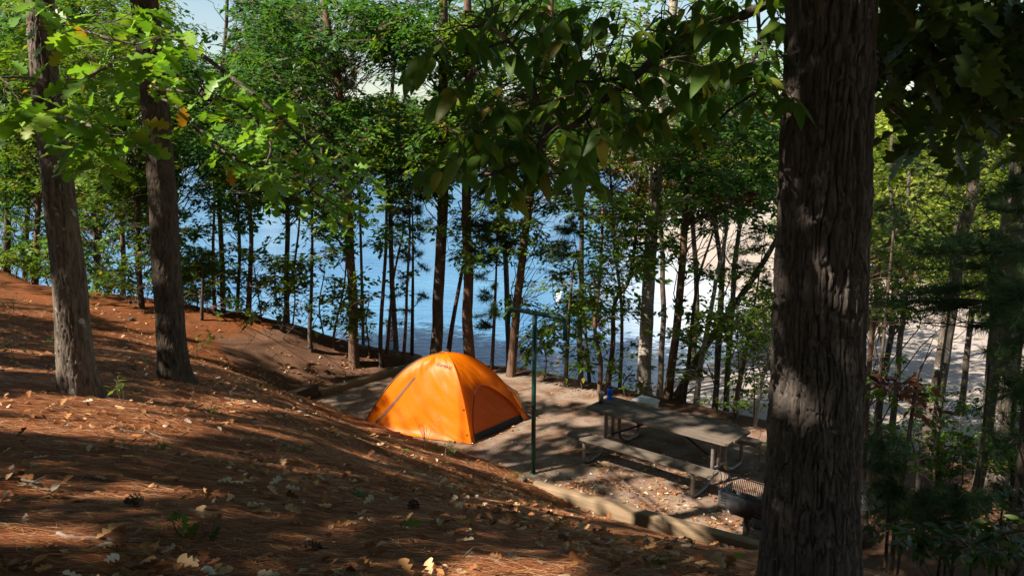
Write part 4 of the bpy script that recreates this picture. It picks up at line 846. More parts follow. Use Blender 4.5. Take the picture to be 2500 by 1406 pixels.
while len(sp) < 64:
    px = R.uniform(1900, 2700); s = R.uniform(36, 66); p = P(px, 600, s); d = polyd(np.array([p[0]]), np.array([p[1]]), LAKE, True)[0][0]
    if inside(np.array([p[0]]), np.array([p[1]]), LAKE)[0] or d < 7 or False: continue
    sp.append((p[0], p[1], gz(p[0], p[1])-.1, R.uniform(.8, 1.25)))
spread(near_b, sp)
slope_b = [far_proto("bank_tree", 9, 2000, .42, 'leaf_bright', 'round', "sunlit tree on the slope beyond the cove", GS), far_proto("bank_tree", 10, 2000, .42, 'far_leaf', 'cone', "sunlit tree on the slope beyond the cove", GS)]
sp = []
while len(sp) < 70:
    x = R.uniform(16, 95); y = R.uniform(58, 190); d = polyd(np.array([x]), np.array([y]), LAKE, True)[0][0]
    if inside(np.array([x]), np.array([y]), LAKE)[0] or d < (14 if y < 100 else 8) or x/y > .75: continue
    sp.append((x, y, gz(x, y)-.1, R.uniform(.7, 1.2)))
spread(slope_b, sp)
far_b = [far_proto("shore_tree", 15, 1300, .8, 'far_leaf', 'round', "tree in the hazy green line on the far shore", GF), far_proto("shore_tree", 17, 1300, .7, 'far_leaf', 'cone', "tree in the hazy green line on the far shore", GF)]
sp = []
while len(sp) < 150:
    x = R.uniform(-200, 75); y = R.uniform(215, 330); d = polyd(np.array([x]), np.array([y]), LAKE, True)[0][0]
    if inside(np.array([x]), np.array([y]), LAKE)[0] or d < 7 or d > 55: continue
    sp.append((x, y, gz(x, y)-.2, R.uniform(.7, 1.15)))
spread(far_b, sp)

# ------------------------------------------------------------ tent
def tent():
    A = P(884, 1050, 13.8); B = P(1150, 1087, 13.12); C = P(1288, 1025, 14.3)
    cor = [np.array([p[0], p[1], 0.02]) for p in (A, B, C)]; cor.append(cor[0]+cor[2]-cor[1])
    cen = sum(cor)/4; H = 1.30; o = np.array([cen[0], cen[1], 0.0])
    root = empty("tent", o, "orange two person dome tent pitched on the gravel pad", "tent")
    cor = [c-o for c in cor]
    def arc(k, t):                                   # t 0 ground .. 1 apex
        t = np.asarray(t)[..., None]; ph = t*np.pi/2; c = cor[k]
        hz = np.clip(np.cos(ph), 0, 1); z = (1-np.clip(np.cos(ph), 0, 1)**2.2)*H
        return np.array([c[0], c[1], 0])*hz + np.array([0, 0, 1])*(z) + np.array([0, 0, .02])
    def panel(k, t, s, inset=0.0):
        a = arc(k, t); b = arc((k+1) % 4, t); s3 = np.asarray(s)[..., None]; p = a*(1-s3)+b*s3
        e = b-a; L = np.linalg.norm(e, axis=-1, keepdims=True)+1e-6; nrm = np.stack([e[..., 1], -e[..., 0], 0*e[..., 0]], -1)/L
        sag = (-.075*np.sin(np.pi*s)*np.sin(np.pi*np.clip(t, 0, 1))**.8 + .04*np.sin(np.pi*s)*(1-t)**2)[..., None]*L/1.6
        rt, rs = np.asarray(t), np.asarray(s)
        wr = .010*vn(rs*3+rt*2+k*9, rt*3-rs*5)+.014*vn((rs*7+rt*11)+k*9, (rs*9-rt*11)*.35)*(.4+.6*vn(rs*5+k, rt*5)) + .010*np.abs(vn((rs*14+rt*18)+k*5, (rs*9-rt*12)*.3)) + .004*vn((rs*22+rt*30), (rs*20-rt*26)*.2+k)
        e2 = np.sin(np.pi*rs)**.5
        return p + nrm*(sag + (wr*e2)[..., None] - inset)
    hem = [lambda s: .055+.06*np.sin(np.pi*s), lambda s: .0*s+.17*np.ones_like(s), lambda s: .05+.0*s, lambda s: .06+0*s]
    fly = MB(); n = 46
    def grid(mb, k, t0f, nt=46, ns=46, mask=None, inset=0.0, s0=0, s1=1, t1=1):
        s = np.linspace(s0, s1, ns); q = np.linspace(0, 1, nt); S, Q = np.meshgrid(s, q); t0 = t0f(S); Tt = t0+(t1-t0)*Q
        V = panel(k, Tt, S, inset).reshape(-1, 3); i, j = np.meshgrid(np.arange(nt-1), np.arange(ns-1), indexing='ij'); g = (i*ns+j).ravel(); F = np.stack([g, g+1, g+ns+1, g+ns], -1)
        if mask is not None:
            sc_ = S.reshape(-1)[F].mean(1); tc = Tt.reshape(-1)[F].mean(1); F = F[mask(sc_, tc)]
        mb.add(V, F); return S, Tt
    # hem height in arc parameter: A-B panel lifts between its corners
    arch = lambda s, t: (t < .175+.36*np.sqrt(np.clip(1-((s-.5)/.43)**2, 0, 1))) & (np.abs(s-.5) < .43)
    grid(fly, 0, lambda s: .012+.035*np.sin(np.pi*s)**.8, 60, 80)
    grid(fly, 1, lambda s: .02+0*s, 140, 140, mask=lambda s, t: ~arch(s, t))
    grid(fly, 2, lambda s: .03+.04*np.sin(np.pi*s)); grid(fly, 3, lambda s: .02+.04*np.sin(np.pi*s))
    fl = fly.build("rainfly", M['fly'], root, smooth=True)
    dm = MB(); grid(dm, 1, lambda s: .15+0*s, 50, 50, mask=lambda s, t: (t < .58) & (s > .03) & (s < .97), inset=.05, t1=.62); door = dm.build("door", M['inner'], root, smooth=True)
    fb = MB(); grid(fb, 1, lambda s: .0+0*s, 8, 40, inset=.03, t1=.165, s0=.0, s1=1.0); grid(fb, 0, lambda s: .0+0*s, 6, 30, inset=.06, t1=.06, s0=.02, s1=.98)
    fb.build("floor_band", M['floorband'], root, smooth=True)
    pp = []
    for a in np.linspace(-np.pi/2, np.pi/2, 60):
        s = .5+.43*math.sin(a); t = .175+.36*math.cos(a); pp.append(panel(1, np.array([t]), np.array([s]), -.004)[0])
    s0, t0 = .07, .175; lo = [panel(1, np.array([t]), np.array([.07]), -.004)[0] for t in np.linspace(.03, .175, 6)]; hi = [panel(1, np.array([t]), np.array([.93]), -.004)[0] for t in np.linspace(.175, .03, 6)]
    MB().tube(np.array(lo+pp+hi), .007, 6).build("door_piping", M['trim'], door, smooth=True)
    for k in range(4):                                # pole sleeves along the corner ribs
        t = np.linspace(.0, 1, 40); p = arc(k, t); MB().tube(p*1.004, .009, 6).build("pole_sleeve", M['fly'] if k else M['zip'], root, smooth=True)
    z = MB(); tt = np.linspace(.02, .62, 30); ss_ = .015+.42*tt
    a = panel(0, tt, ss_-.016, -.006); b = panel(0, tt, ss_+.016, -.006); z.add(np.concatenate([a, b]), np.stack([np.arange(29), np.arange(1, 30), np.arange(31, 60), np.arange(30, 59)], -1)); z.build("zip_flap", M['zip'], root)
    # vestibule flap pulled out on the far right side
    tip = P(1264, 955, 14.85)-o; e0 = arc(2, np.linspace(.08, .62, 14)); vf = MB(); rows = [e0+(tip-e0)*q*np.array([1, 1, 1]) + np.array([0, 0, -.03*math.sin(math.pi*q)]) for q in np.linspace(0, 1, 8)]
    V = np.concatenate(rows); i, j = np.meshgrid(np.arange(7), np.arange(13), indexing='ij'); g = (i*14+j).ravel(); vf.add(V, np.stack([g, g+1, g+15, g+14], -1)); vf.build("vestibule_flap", M['fly'], root, smooth=True)
    for q, r in ((.0, .006),):
        MB().tube(np.array([tip, tip+np.array([.35, .2, -tip[2]*.0+.02])]), .004, 5).build("flap_rod", M['trim'], root)
    # corner straps, guy line and toggles
    for k, d in ((0, (-.1, -.02)), (1, (.03, -.06)), (2, (.14, -.04)), (2, (.22, .05))):
        c = cor[k]; MB().tube(np.array([c+[0, 0, .09], c+[d[0]*.6, d[1]*.6, .05], c+[d[0], d[1], .0]]), .007, 6).build("corner_strap", M['trim'], root)
        MB().tube(np.array([c+[d[0], d[1], .05], c+[d[0]*1.15, d[1]*1.15, -.03]]), .006, 6).build("tent_peg", M['steel'], root)
    for (k, t, s, off) in ((0, .42, .985, .01), (0, .2, .975, .01), (1, .44, .97, .01), (1, .26, .985, .01), (0, .35, .02, .012), (0, .22, .015, .012)):
        p = panel(k, np.array([t]), np.array([s]), -off)[0]; MB().lathe([(0, -.012), (.012, -.008), (.012, .008), (0, .012)], p, 8).build("toggle", M['trim'], root)
    # lettering near the peak, laid on the front panel
    cu = bpy.data.curves.new("lettering", 'FONT'); cu.body = "Eureka!"; cu.size = .105; cu.align_x = 'CENTER'; cu.extrude = .0008; cu.shear = .3
    tob = bpy.data.objects.new("lettering", cu); COL.objects.link(tob); bpy.context.view_layer.update()
    me = bpy.data.meshes.new_from_object(tob.evaluated_get(bpy.context.evaluated_depsgraph_get())); bpy.data.objects.remove(tob); me.materials.clear(); me.materials.append(M['trim'])
    s_c, t_c = .735, .735; p0 = panel(0, np.array([t_c]), np.array([s_c]))[0]; ds = panel(0, np.array([t_c]), np.array([s_c+.03]))[0]-p0; dt = panel(0, np.array([t_c+.02]), np.array([s_c]))[0]-p0
    ls, lt = np.linalg.norm(ds)/.03, np.linalg.norm(dt)/.02; co = np.array([v.co[:] for v in me.vertices]); a_ = rad(-8); cx_, cy_ = co[:, 0]*math.cos(a_)-co[:, 1]*math.sin(a_), co[:, 0]*math.sin(a_)+co[:, 1]*math.cos(a_)
    q = panel(0, t_c+cy_/lt, s_c+cx_/ls, -.007); 
    for v, c in zip(me.vertices, q): v.co = c
    link("lettering", me, root)
    return root
tent()

# ------------------------------------------------------------ picnic table
TU = np.array([1.885, -1.6]); TANG = math.atan2(TU[1], TU[0])
def picnic_table():
    root = empty("picnic_table", (2.352, 11.61, 0.0), "weathered grey brown wooden picnic table on bent steel pipe legs", "table", rz=TANG)
    L = 2.47
    def plank(name, x0, x1, y, z, w, th, clip=0, sgn=0):
        h = th/2; pts = [(x0+ (clip if sgn < 0 else 0), y-w/2), (x1-(clip if sgn < 0 else 0), y-w/2), (x1, y-w/2+(clip if sgn < 0 else 0)), (x1, y+w/2-(clip if sgn > 0 else 0)), (x1-(clip if sgn > 0 else 0), y+w/2), (x0+(clip if sgn > 0 else 0), y+w/2), (x0, y+w/2-(clip if sgn > 0 else 0)), (x0, y-w/2+(clip if sgn < 0 else 0))]
        q = []; 
        for p in pts:
            if not q or math.hypot(p[0]-q[-1][0], p[1]-q[-1][1]) > 1e-4: q.append(p)
        if math.hypot(q[0][0]-q[-1][0], q[0][1]-q[-1][1]) < 1e-4: q.pop()
        import bmesh
        bm = bmesh.new(); b = [bm.verts.new((x, yy, z-h)) for x, yy in q]; f = bm.faces.new(b)
        r = bmesh.ops.extrude_face_region(bm, geom=[f]); bmesh.ops.translate(bm, verts=[e for e in r['geom'] if isinstance(e, bmesh.types.BMVert)], vec=(0, 0, th))
        bmesh.ops.recalc_face_normals(bm, faces=bm.faces); bmesh.ops.bevel(bm, geom=list(bm.edges), offset=.006, segments=2, affect='EDGES')
        me = bpy.data.meshes.new(name); bm.to_mesh(me); bm.free(); me.materials.append(M['table_wood']); return link(name, me, root)
    ws = .19
    for i, yy in enumerate((-.285, -.095, .095, .285)):
        plank("tabletop_plank", -L/2+R.randn()*.008, L/2+R.randn()*.012, yy, .74, ws-.008, .04, .045 if i in (0, 3) else 0, -1 if i == 0 else 1)
    for sy in (-1, 1):
        plank("bench_seat", -L/2+.02*sy, L/2, sy*.75, .43, .25, .042, .06, sy)
    rp = .03
    for x in (-.93, .93):
        for sy in (-1, 1):
            p = smoothpath([(x, sy*.2, .70), (x, sy*.2, .34), (x, sy*.24, .16), (x, sy*.42, .045), (x, sy*.62, .03), (x, sy*.74, .035), (x, sy*.80, .09), (x, sy*.80, .25), (x, sy*.80, .405)], 5)
            MB().tube(p, rp, 12).build("leg", M['galv'], root, smooth=True)
        MB().tube(np.array([(x, 0, .70), (x, 0, .22)]), rp*.9, 12).tube(np.array([(x, -.2, .24), (x, .2, .24)]), .02, 8).build("post", M['galv'], root, smooth=True)
        MB().box((x, 0, .705), (.07, .70, .03)).build("crossbar", M['rust'], root)
        for sy in (-1, 1): MB().box((x, sy*.75, .400), (.06, .22, .016)).build("seat_bracket", M['rust'], root)
        sg = 1 if x > 0 else -1
        MB().tube(np.array([(x, 0, .27), (sg*.12, 0, .70)]), .016, 8).build("brace", M['rust'], root, smooth=True)
picnic_table()
def on_table(x, y): c, s = math.cos(TANG), math.sin(TANG); return np.array([2.352+c*x-s*y, 11.61+s*x+c*y])
TT = .7625
p = P(1467, 985, (CAMZ-TT)/(SP+((985-703)/FPX)*CP)); root = empty("tumbler", (p[0], p[1], TT), "brushed steel tumbler at the left end of the picnic table", "tumbler")
MB().lathe([(0, 0), (.036, 0), (.038, .01), (.043, .18), (.043, .185), (.0405, .185), (.039, .02), (0, .02)]).build("cup", M['steel'], root, smooth=True)
MB().lathe([(0, .186), (.044, .186), (.045, .19), (.045, .2), (.04, .204), (.02, .203), (0, .203)]).build("lid", M['whiteplastic'], root, smooth=True)
p = P(1488, 975, (CAMZ-TT)/(SP+((975-703)/FPX)*CP)); root = empty("water_bottle", (p[0], p[1], TT), "translucent blue water bottle standing on the picnic table", "bottle")
MB().lathe([(0, 0), (.042, 0), (.046, .008), (.046, .045), (.041, .06), (.041, .135), (.046, .15), (.046, .175), (.036, .195), (.03, .198), (.03, .2)]).build("body", M['blue'], root, smooth=True)
cp = MB().lathe([(.034, .19), (.036, .192), (.035, .222), (.03, .228), (0, .229)]); cap = cp.build("cap", M['blackplastic'], root, smooth=True)
t = np.linspace(0, np.pi, 12); MB().tube(np.stack([.018+.014*np.cos(t), 0*t, .226+.028*np.sin(t)], -1), .004, 6).build("carry_loop", M['blackplastic'], cap, smooth=True)
q = on_table(-.78, .77); root = empty("storage_tub", (q[0], q[1], .452), "pale plastic tub on the far bench of the picnic table", "tub", rz=TANG)
tb = MB(); hb = .215; tb.add([(-.16, -.11, 0), (.16, -.11, 0), (.16, .11, 0), (-.16, .11, 0), (-.18, -.13, hb), (.18, -.13, hb), (.18, .13, hb), (-.18, .13, hb)], np.array([[0, 3, 2, 1], [0, 1, 5, 4], [1, 2, 6, 5], [2, 3, 7, 6], [3, 0, 4, 7]])); tb.build("body", M['whiteplastic'], root)
MB().box((0, 0, hb+.012), (.38, .29, .024), bevel=.008).box((0, 0, hb+.034), (.31, .23, .022), bevel=.01).build("lid", M['whiteplastic'], root)

# ------------------------------------------------------------ lantern pole
b_, s_ = ground_at(1302, 1160); b_ = np.array([b_[0], b_[1], 0.0]); root = empty("lantern_pole", b_, "dark green steel lantern pole with two hooked arms beside the tent", "pole", rz=TANG)
HL = P(1315, 764, b_[1]/(CP-((764-703)/FPX)*SP))[2]
MB().tube(np.array([(0, 0, -.1), (0, 0, 1.2), (.015, 0, HL-.02)]), .034, 16).build("post", M['green_paint'], root, smooth=True)
for sg, L, dr in ((-1, .49, .24), (1, .56, .31)):
    p = smoothpath([(.015, 0, HL), (sg*(L-.14), 0, HL), (sg*(L-.05), 0, HL-.015), (sg*L, 0, HL-.09), (sg*(L+.012), 0, HL-dr)], 7); MB().tube(p, .036, 14).build("arm", M['green_paint'], root, smooth=True)
MB().lathe([(0, 0), (.06, 0), (.06, .015), (.036, .02)], (0, 0, -.002), 16).build("base_collar", M['green_paint'], root)

# ------------------------------------------------------------ timbers round the pad
def beam(label, a, b, w=.15, h=.2, top=.16, mat='timber', name="landscape_timber"):
    a = np.array(a, float); b = np.array(b, float); L = np.linalg.norm(b-a); ang = math.atan2(b[1]-a[1], b[0]-a[0]); m = (a+b)/2
    root = MB().box((0, 0, 0), (L-.012, w, h), bevel=.012).build(name, M[mat]); root.location = (m[0], m[1], top-h/2); root.rotation_euler = (0, 0, ang)
    return tag(root, label, "timber", "timbers edging the gravel pad")
def g2(px, py, z): s = (CAMZ-z)/(SP+((py-703)/FPX)*CP); return P(px, py, s)[:2]
e0 = g2(900, 1050, .15); e1 = g2(1062, 1092, .15); e2 = g2(1300, 1178, .15); e3 = g2(1560, 1248, .15); e4 = g2(1868, 1332, .15)
d0 = PF0 + (PF0-e2)*0
beam("edging timber hidden behind the slope, left of the tent's near corner", PF0, e0); beam("edging timber under the tent's near left hem", e0, e1); beam("edging timber running from the tent to the lantern pole", e1+[.02, -.03], e2)
beam("sunlit edging timber from the lantern pole past the grill", e2, e4, .16, .34, .17)
l0 = g2(778, 948, .16); l1 = g2(1015, 880, .16); ld = (l1-l0)/np.linalg.norm(l1-l0)
beam("long edging timber left of the tent", l0, l1+ld*.4, .14, .2, .12)
beam("dark raised end timber at the pad's left corner", l0-ld*.95+[.02, -.02], l0-ld*.05, .17, .26, .26, 'timber_dark')

# ------------------------------------------------------------ grill
def grill():
    bp = P(1820, 1308, 10.15); u = np.array([.735, -.678]); root = empty("charcoal_grill", (bp[0], bp[1], -.02), "black pedestal charcoal grill with a tilted grate in front of the table", "grill", rz=math.atan2(u[1], u[0]))
    MB().box((0, 0, .14), (.062, .062, .5), bevel=.004).build("post", M['grill_post'], root)
    W, D, z0, z1 = .62, .38, .34, .60; fb = MB(); cw = .15
    def pan(y, t=.006):
        pts = [(-W/2, z0+.05), (-W/2+cw, z0+.05), (-W/2+cw+.02, z0), (W/2-cw-.02, z0), (W/2-cw, z0+.05), (W/2, z0+.05), (W/2, z1), (-W/2, z1)]; n = len(pts)
        V = [(x, y-t/2, z) for x, z in pts]+[(x, y+t/2, z) for x, z in pts]; fb.add(V, [np.arange(n)[None], np.arange(n, 2*n)[::-1][None], np.array([[i, i+n, (i+1) % n+n, (i+1) % n] for i in range(n)])])
    pan(-D/2)
    fb.box((0, D/2-.002, z0+.1), (W-.016, .006, .10)).box((-W/2+.003, 0, (z0+z1)/2+.02), (.006, D-.012, z1-z0-.05)).box((W/2-.003, 0, (z0+z1)/2+.02), (.006, D-.012, z1-z0-.05)).box((0, 0, z0+.045), (W-.014, D-.014, .006))
    fb.build("firebox", M['grill'], root)
    for sx in (-1, 1):
        for k in range(5):
            z = z0+.085+k*.034; MB().box((sx*(W/2-.075), -D/2-.009, z), (.075, .011, .011), bevel=.003).build("louver", M['grill_post'], root)
    gr = MB(); zt = z1+.215
    for i in range(24):
        x = -W/2+.035+i*(W-.06)/23; gr.tube(np.array([(x, -D/2+.02, z1-.06), (x, -D/2+.03, z1+.03), (x, -D/2+.09, zt)]), .0055, 6)
    gr.tube(np.array([(-W/2+.01, -D/2+.09, zt), (W/2-.01, -D/2+.09, zt)]), .008, 8).tube(np.array([(-W/2+.01, -D/2+.02, z1+.005), (W/2-.01, -D/2+.02, z1+.005)]), .007, 8)
    grate = gr.build("grate", M['grill'], root, smooth=True)
    h = smoothpath([(-W/2+.0, -D/2+.02, z1), (-W/2-.015, -D/2+.02, z1+.09), (-W/2+.012, -D/2+.03, z1+.12), (-W/2-.005, -D/2+.06, z1+.19), (-W/2-.05, -D/2+.06, z1+.235), (-W/2-.10, -D/2+.04, z1+.21), (-W/2-.105, -D/2+.03, z1+.12)], 5)
    hb = MB().tube(h, .0065, 8); t = np.linspace(0, 5*2*np.pi, 60); hb.tube(np.stack([-W/2-.105+.015*np.cos(t), -D/2+.03+.015*np.sin(t), z1+.03+.09*t/t[-1]], -1), .0035, 5); hb.build("coil_handle", M['grill'], grate, smooth=True)
    MB().box((.02, 0, z0+.02), (.16, .16, .03)).build("swivel_plate", M['grill'], root)
grill()
# fire ring mostly hidden behind the big trunk
c = P(2020, 1262, 10.1); root = empty("fire_ring", (c[0], c[1], -.02), "rusty steel fire ring with a raised grate, half hidden by the big trunk", "fire ring")
a = np.linspace(0, 2*np.pi, 49); rg = MB(); rr = .48
V = np.array([(r*math.cos(t), r*math.sin(t), z) for t in a[:-1] for r, z in ((rr, 0), (rr, .26), (rr-.012, .26), (rr-.012, 0))]); i = np.arange(48)[:, None]*4; n4 = (i+4) % 192
F = np.concatenate([np.concatenate([i+k, n4+k, n4+(k+1) % 4, i+(k+1) % 4], 1) for k in range(4)]); rg.add(V, F); rg.build("ring", M['rust'], root)
g_ = MB(); 
for k in range(16): x = .1+k*.034; g_.tube(np.array([(x, -.12, .42), (x, .4, .60)]), .006, 5)
g_.tube(np.array([(.08, -.12, .42), (.63, -.12, .42)]), .008, 6).tube(np.array([(.08, .4, .6), (.63, .4, .6)]), .008, 6); g_.build("grate", M['grill'], root)
for x in (.09, .62): MB().tube(np.array([(x, .38, 0), (x, .38, .6)]), .01, 6).build("grate_support", M['grill'], root)

# ------------------------------------------------------------ buoys, stones
def buoy(label, px, py0, py1, s, r, mark):
    t = P(px, py0, s); b = P(px, py1, s); s2 = s; root = empty("marker_buoy", (t[0], t[1], -3.0), label, "buoy", "marker buoys on the lake"); H = t[2]+3
    MB().lathe([(0, -.3), (r, -.3), (r, H*.97), (r*.8, H), (0, H)], (0, 0, 0), 20).build("column", M['buoywhite'], root, smooth=True)
    if mark:
        ms = MB(); t_ = np.linspace(0, 2*np.pi, 25); d = np.array([-t[0], -t[1]]); a0 = math.atan2(d[1], d[0]); zc = H*.55; q = r*1.02
        ring = [(q*math.cos(a0+.5*math.cos(k)), q*math.sin(a0+.5*math.cos(k)), zc+r*.9*math.sin(k)) for k in t_]; ms.tube(np.array(ring), r*.16, 6); ms.build("warning_symbol", M['buoyorange'], root)
        for z in (.80, .25): MB().lathe([(r*1.01, H*z), (r*1.01, H*z+.07)], (0, 0, 0), 20).build("orange_band", M['buoyorange'], root)
for lab, px, py0, py1, mark, r in (("white column buoy with an orange ring mark near the shore left of the tent", 952, 783, 850, True, .17), ("small plain white buoy farther out, above the lantern pole", 1366, 712, 742, False, .16)):
    s = (CAMZ+3)/(SP+((py1-703)/FPX)*CP); buoy(lab, px, py0, py1, s, r, mark)
def stone(label, px, py, r, name="stone"):
    p, s = ground_at(px, py); u_ = np.linspace(0, np.pi, 12); v_ = np.linspace(0, 2*np.pi, 18, endpoint=False); V = np.array([(math.sin(a)*math.cos(b), math.sin(a)*math.sin(b), math.cos(a)*.7) for a in u_ for b in v_])
    V = V*(1+.28*vn(V[:, 0]*2.2+px, V[:, 1]*2.2, V[:, 2]*2.2)[:, None])*r; F = [[i*18+j, (i+1)*18+j, (i+1)*18+(j+1) % 18, i*18+(j+1) % 18] for i in range(11) for j in range(18)]
    o = link(name, mesh_np(name, V, np.array(F), M['stone'], smooth=True)); o.location = (p[0], p[1], gz(p[0], p[1])+r*.25); tag(o, label, "stone")
stone("dark rough stone on the edging timber at the foot of the lantern pole", 1275, 1178, .07); stone("dark wedge shaped stone left of the big trunk's foot", 1850, 1290, .1); stone("low stone on the worn path at the far left", 320, 785, .06)

# ------------------------------------------------------------ seedlings and small plants
def seedling(label, px, py, h, n, size, leaf='leaf_yellow', T=T_hick, lean=(0, 0), name="seedling", s=None, nstem=2, rc=None, stem='stem'):
    p, s_ = ground_at(px, py); z = gz(p[0], p[1]); o = np.array([p[0], p[1], z-.01]); root = empty(name, o, label, "plant"); st = MB(); lf = MB(); rc = rc or h*.45
    for k in range(nstem):
        top = np.array([lean[0]+R.randn()*h*.2, lean[1]+R.randn()*h*.15, h*(.8+.3*R.rand())]); q = smoothpath([(R.randn()*.01, 0, 0), top*.5+[R.randn()*.02, 0, 0], top], 4); st.tube(q, np.linspace(.004, .002, len(q)), 5)
        m = max(2, n//nstem); f = R.rand(m)*.6+.4; ps = top*f[:, None]+R.randn(m, 3)*rc*np.array([.45, .45, .25]); V, F = scatter(T, ps, rand_basis(m, .5, .2), size*(.6+.6*R.rand(m))); lf.add(V, F)
        for e in ps: st.tube(np.array([top*.6, e]), .0015, 4, False)
    st.build("stem", M[stem], root); lf.build("leaves", M[leaf], root)
for a in [("sunlit yellow green seedling on the slope in front of the tent", 1092, 1128, .33, 22, .075, 'leaf_yellow'), ("leafy oak seedling with a spreading green branch by the worn path", 480, 860, .38, 24, .1, 'leaf_near', T_oak, (.35, 0)),
          ("seedling with yellow leaves right of the lit oak's foot", 300, 985, .28, 16, .06, 'leaf_near'), ("tiny green seedling on the sunlit slope", 518, 1012, .12, 8, .05, 'leaf_near'), ("small green weed at the pad's left corner", 832, 1012, .2, 26, .04, 'leaf_mid'),
          ("two upright green leaves on the slope below the tent", 738, 1110, .1, 4, .08, 'leaf_yellow'), ("pale green seedling low on the left slope", 400, 1098, .1, 6, .07, 'leaf_mid'), ("dark green seedling with a red leaf in the lower left foreground", 440, 1320, .16, 9, .09, 'leaf_mid', T_oak),
          ("dark green seedling right of the red leaved one", 525, 1322, .13, 5, .09, 'leaf_oakdark', T_oak), ("flat green seedling at the lower centre", 985, 1305, .05, 4, .09, 'leaf_mid', T_oak), ("blue green fallen oak sprig on the middle slope", 865, 1215, .04, 5, .09, 'leaf_blue', T_oak),
          ("blue green oak sprig near the tent's hem", 985, 1108, .05, 6, .09, 'leaf_blue', T_oak), ("small sprig on the left part of the slope crest", 695, 1098, .05, 4, .08, 'leaf_blue', T_oak), ("green weed at the grill post's foot", 1815, 1330, .12, 10, .07, 'leaf_mid'), ("single bright green leaf at the big trunk's foot", 1612, 1385, .07, 2, .08, 'leaf_yellow'),
          ("small green leaf near the bottom edge left of the big trunk", 1778, 1385, .05, 2, .07, 'leaf_mid'), ("yellow leaves on a thin stem at the pad's far left corner", 640, 962, .22, 10, .08, 'leaf_yellow'), ("tuft of yellow weeds between the two near oaks", 330, 905, .16, 18, .06, 'leaf_autumn'), ("second tuft of weeds left of the dark oak's foot", 360, 890, .14, 14, .06, 'leaf_mid'),
          ("dried tan seedling right of the dark oak", 478, 890, .3, 6, .07, 'leaf_dead'), ("green weed sprouting by the right end of the picnic table", 1855, 1130, .4, 16, .06, 'leaf_yellow'), ("broad green leaves in the dark right foreground", 2200, 1330, .3, 12, .13, 'leaf_oakdark'), ("dark leafy seedling at the lower right corner", 2420, 1330, .3, 14, .12, 'leaf_oakdark'), ("green sprig right of the big trunk's foot", 2130, 1300, .25, 10, .1, 'leaf_mid'),
          ("yellow green shrub sprig on the slope at the left edge", 30, 770, .35, 30, .07, 'leaf_yellow'), ("small sapling beside the lit oak's left side", 40, 890, .5, 12, .09, 'leaf_mid'), ("green sprig half way down the left oak's right side", 130, 845, .2, 8, .08, 'leaf_near')]:
    seedling(a[0], *a[1:6], leaf=a[6], T=a[7] if len(a) > 7 else T_hick, lean=a[8] if len(a) > 8 else (0, 0))
def stick(label, px, py, L, ang, r=.008):
    p, s_ = ground_at(px, py); t_ = np.linspace(-L/2, L/2, 9); x = p[0]+t_*math.cos(ang)+.02*R.randn(9); y = p[1]+t_*math.sin(ang)+.02*R.randn(9); q = np.stack([x, y, terr(x, y)+r*1.4], -1); o_ = q[4].copy()
    m = MB().tube(q-o_, np.linspace(r, r*.5, 9), 7); m.tube(np.array([q[5]-o_, q[5]-o_+[math.cos(ang+.8)*L*.2, math.sin(ang+.8)*L*.2, .03]]), r*.5, 5); ob_ = m.build("stick", M['twig_pale'], smooth=True); ob_.location = tuple(o_); tag(ob_, label, "stick")
for a in [("thin curved stick on the middle of the slope", 880, 1260, .5, .3), ("short stick near the left edge", 90, 1180, .35, -.4), ("grey stick above the pocket of leaves", 1380, 1290, .45, .9), ("broken stick in the lower centre foreground", 1120, 1370, .3, -.2, .006), ("stick lying left of the red leaved seedling", 260, 1330, .4, .1), ("long thin stick below the lit oak", 380, 1060, .6, -.1), ("forked stick in front of the tent's hem", 900, 1100, .35, .5, .006)]: stick(*a)
def cone(label, px, py):
    p, s_ = ground_at(px, py); m = MB(); 
    for k in range(60):
        f = k/60; a_ = k*2.4; rr_ = .026*math.sin(math.pi*min(.97, f*.85+.15)); c_ = np.array([f*.085-.04, rr_*math.cos(a_), rr_*math.sin(a_)]); d_ = np.array([.35, math.cos(a_), math.sin(a_)]); d_ /= np.linalg.norm(d_); sd_ = np.cross(d_, [1, 0, 0]); m.add([c_-sd_*.006, c_+sd_*.006, c_+d_*.014+sd_*.004, c_+d_*.014-sd_*.004], np.array([[0, 1, 2, 3]]))
    m.tube(np.array([(-.04, 0, 0), (0, 0, 0), (.045, 0, 0)]), [.012, .02, .006], 8); ob_ = m.build("pine_cone", M['bark_brown']); ob_.location = (p[0], p[1], gz(p[0], p[1])+.022); ob_.rotation_euler = (0, .1, R.rand()*6); tag(ob_, label, "pine cone")
for a in [("pine cone in the lower left foreground", 330, 1240), ("pine cone on the slope below the tent", 1010, 1250), ("pine cone near the bottom centre", 760, 1350), ("pine cone left of the dark stone", 1150, 1215)]: cone(*a)
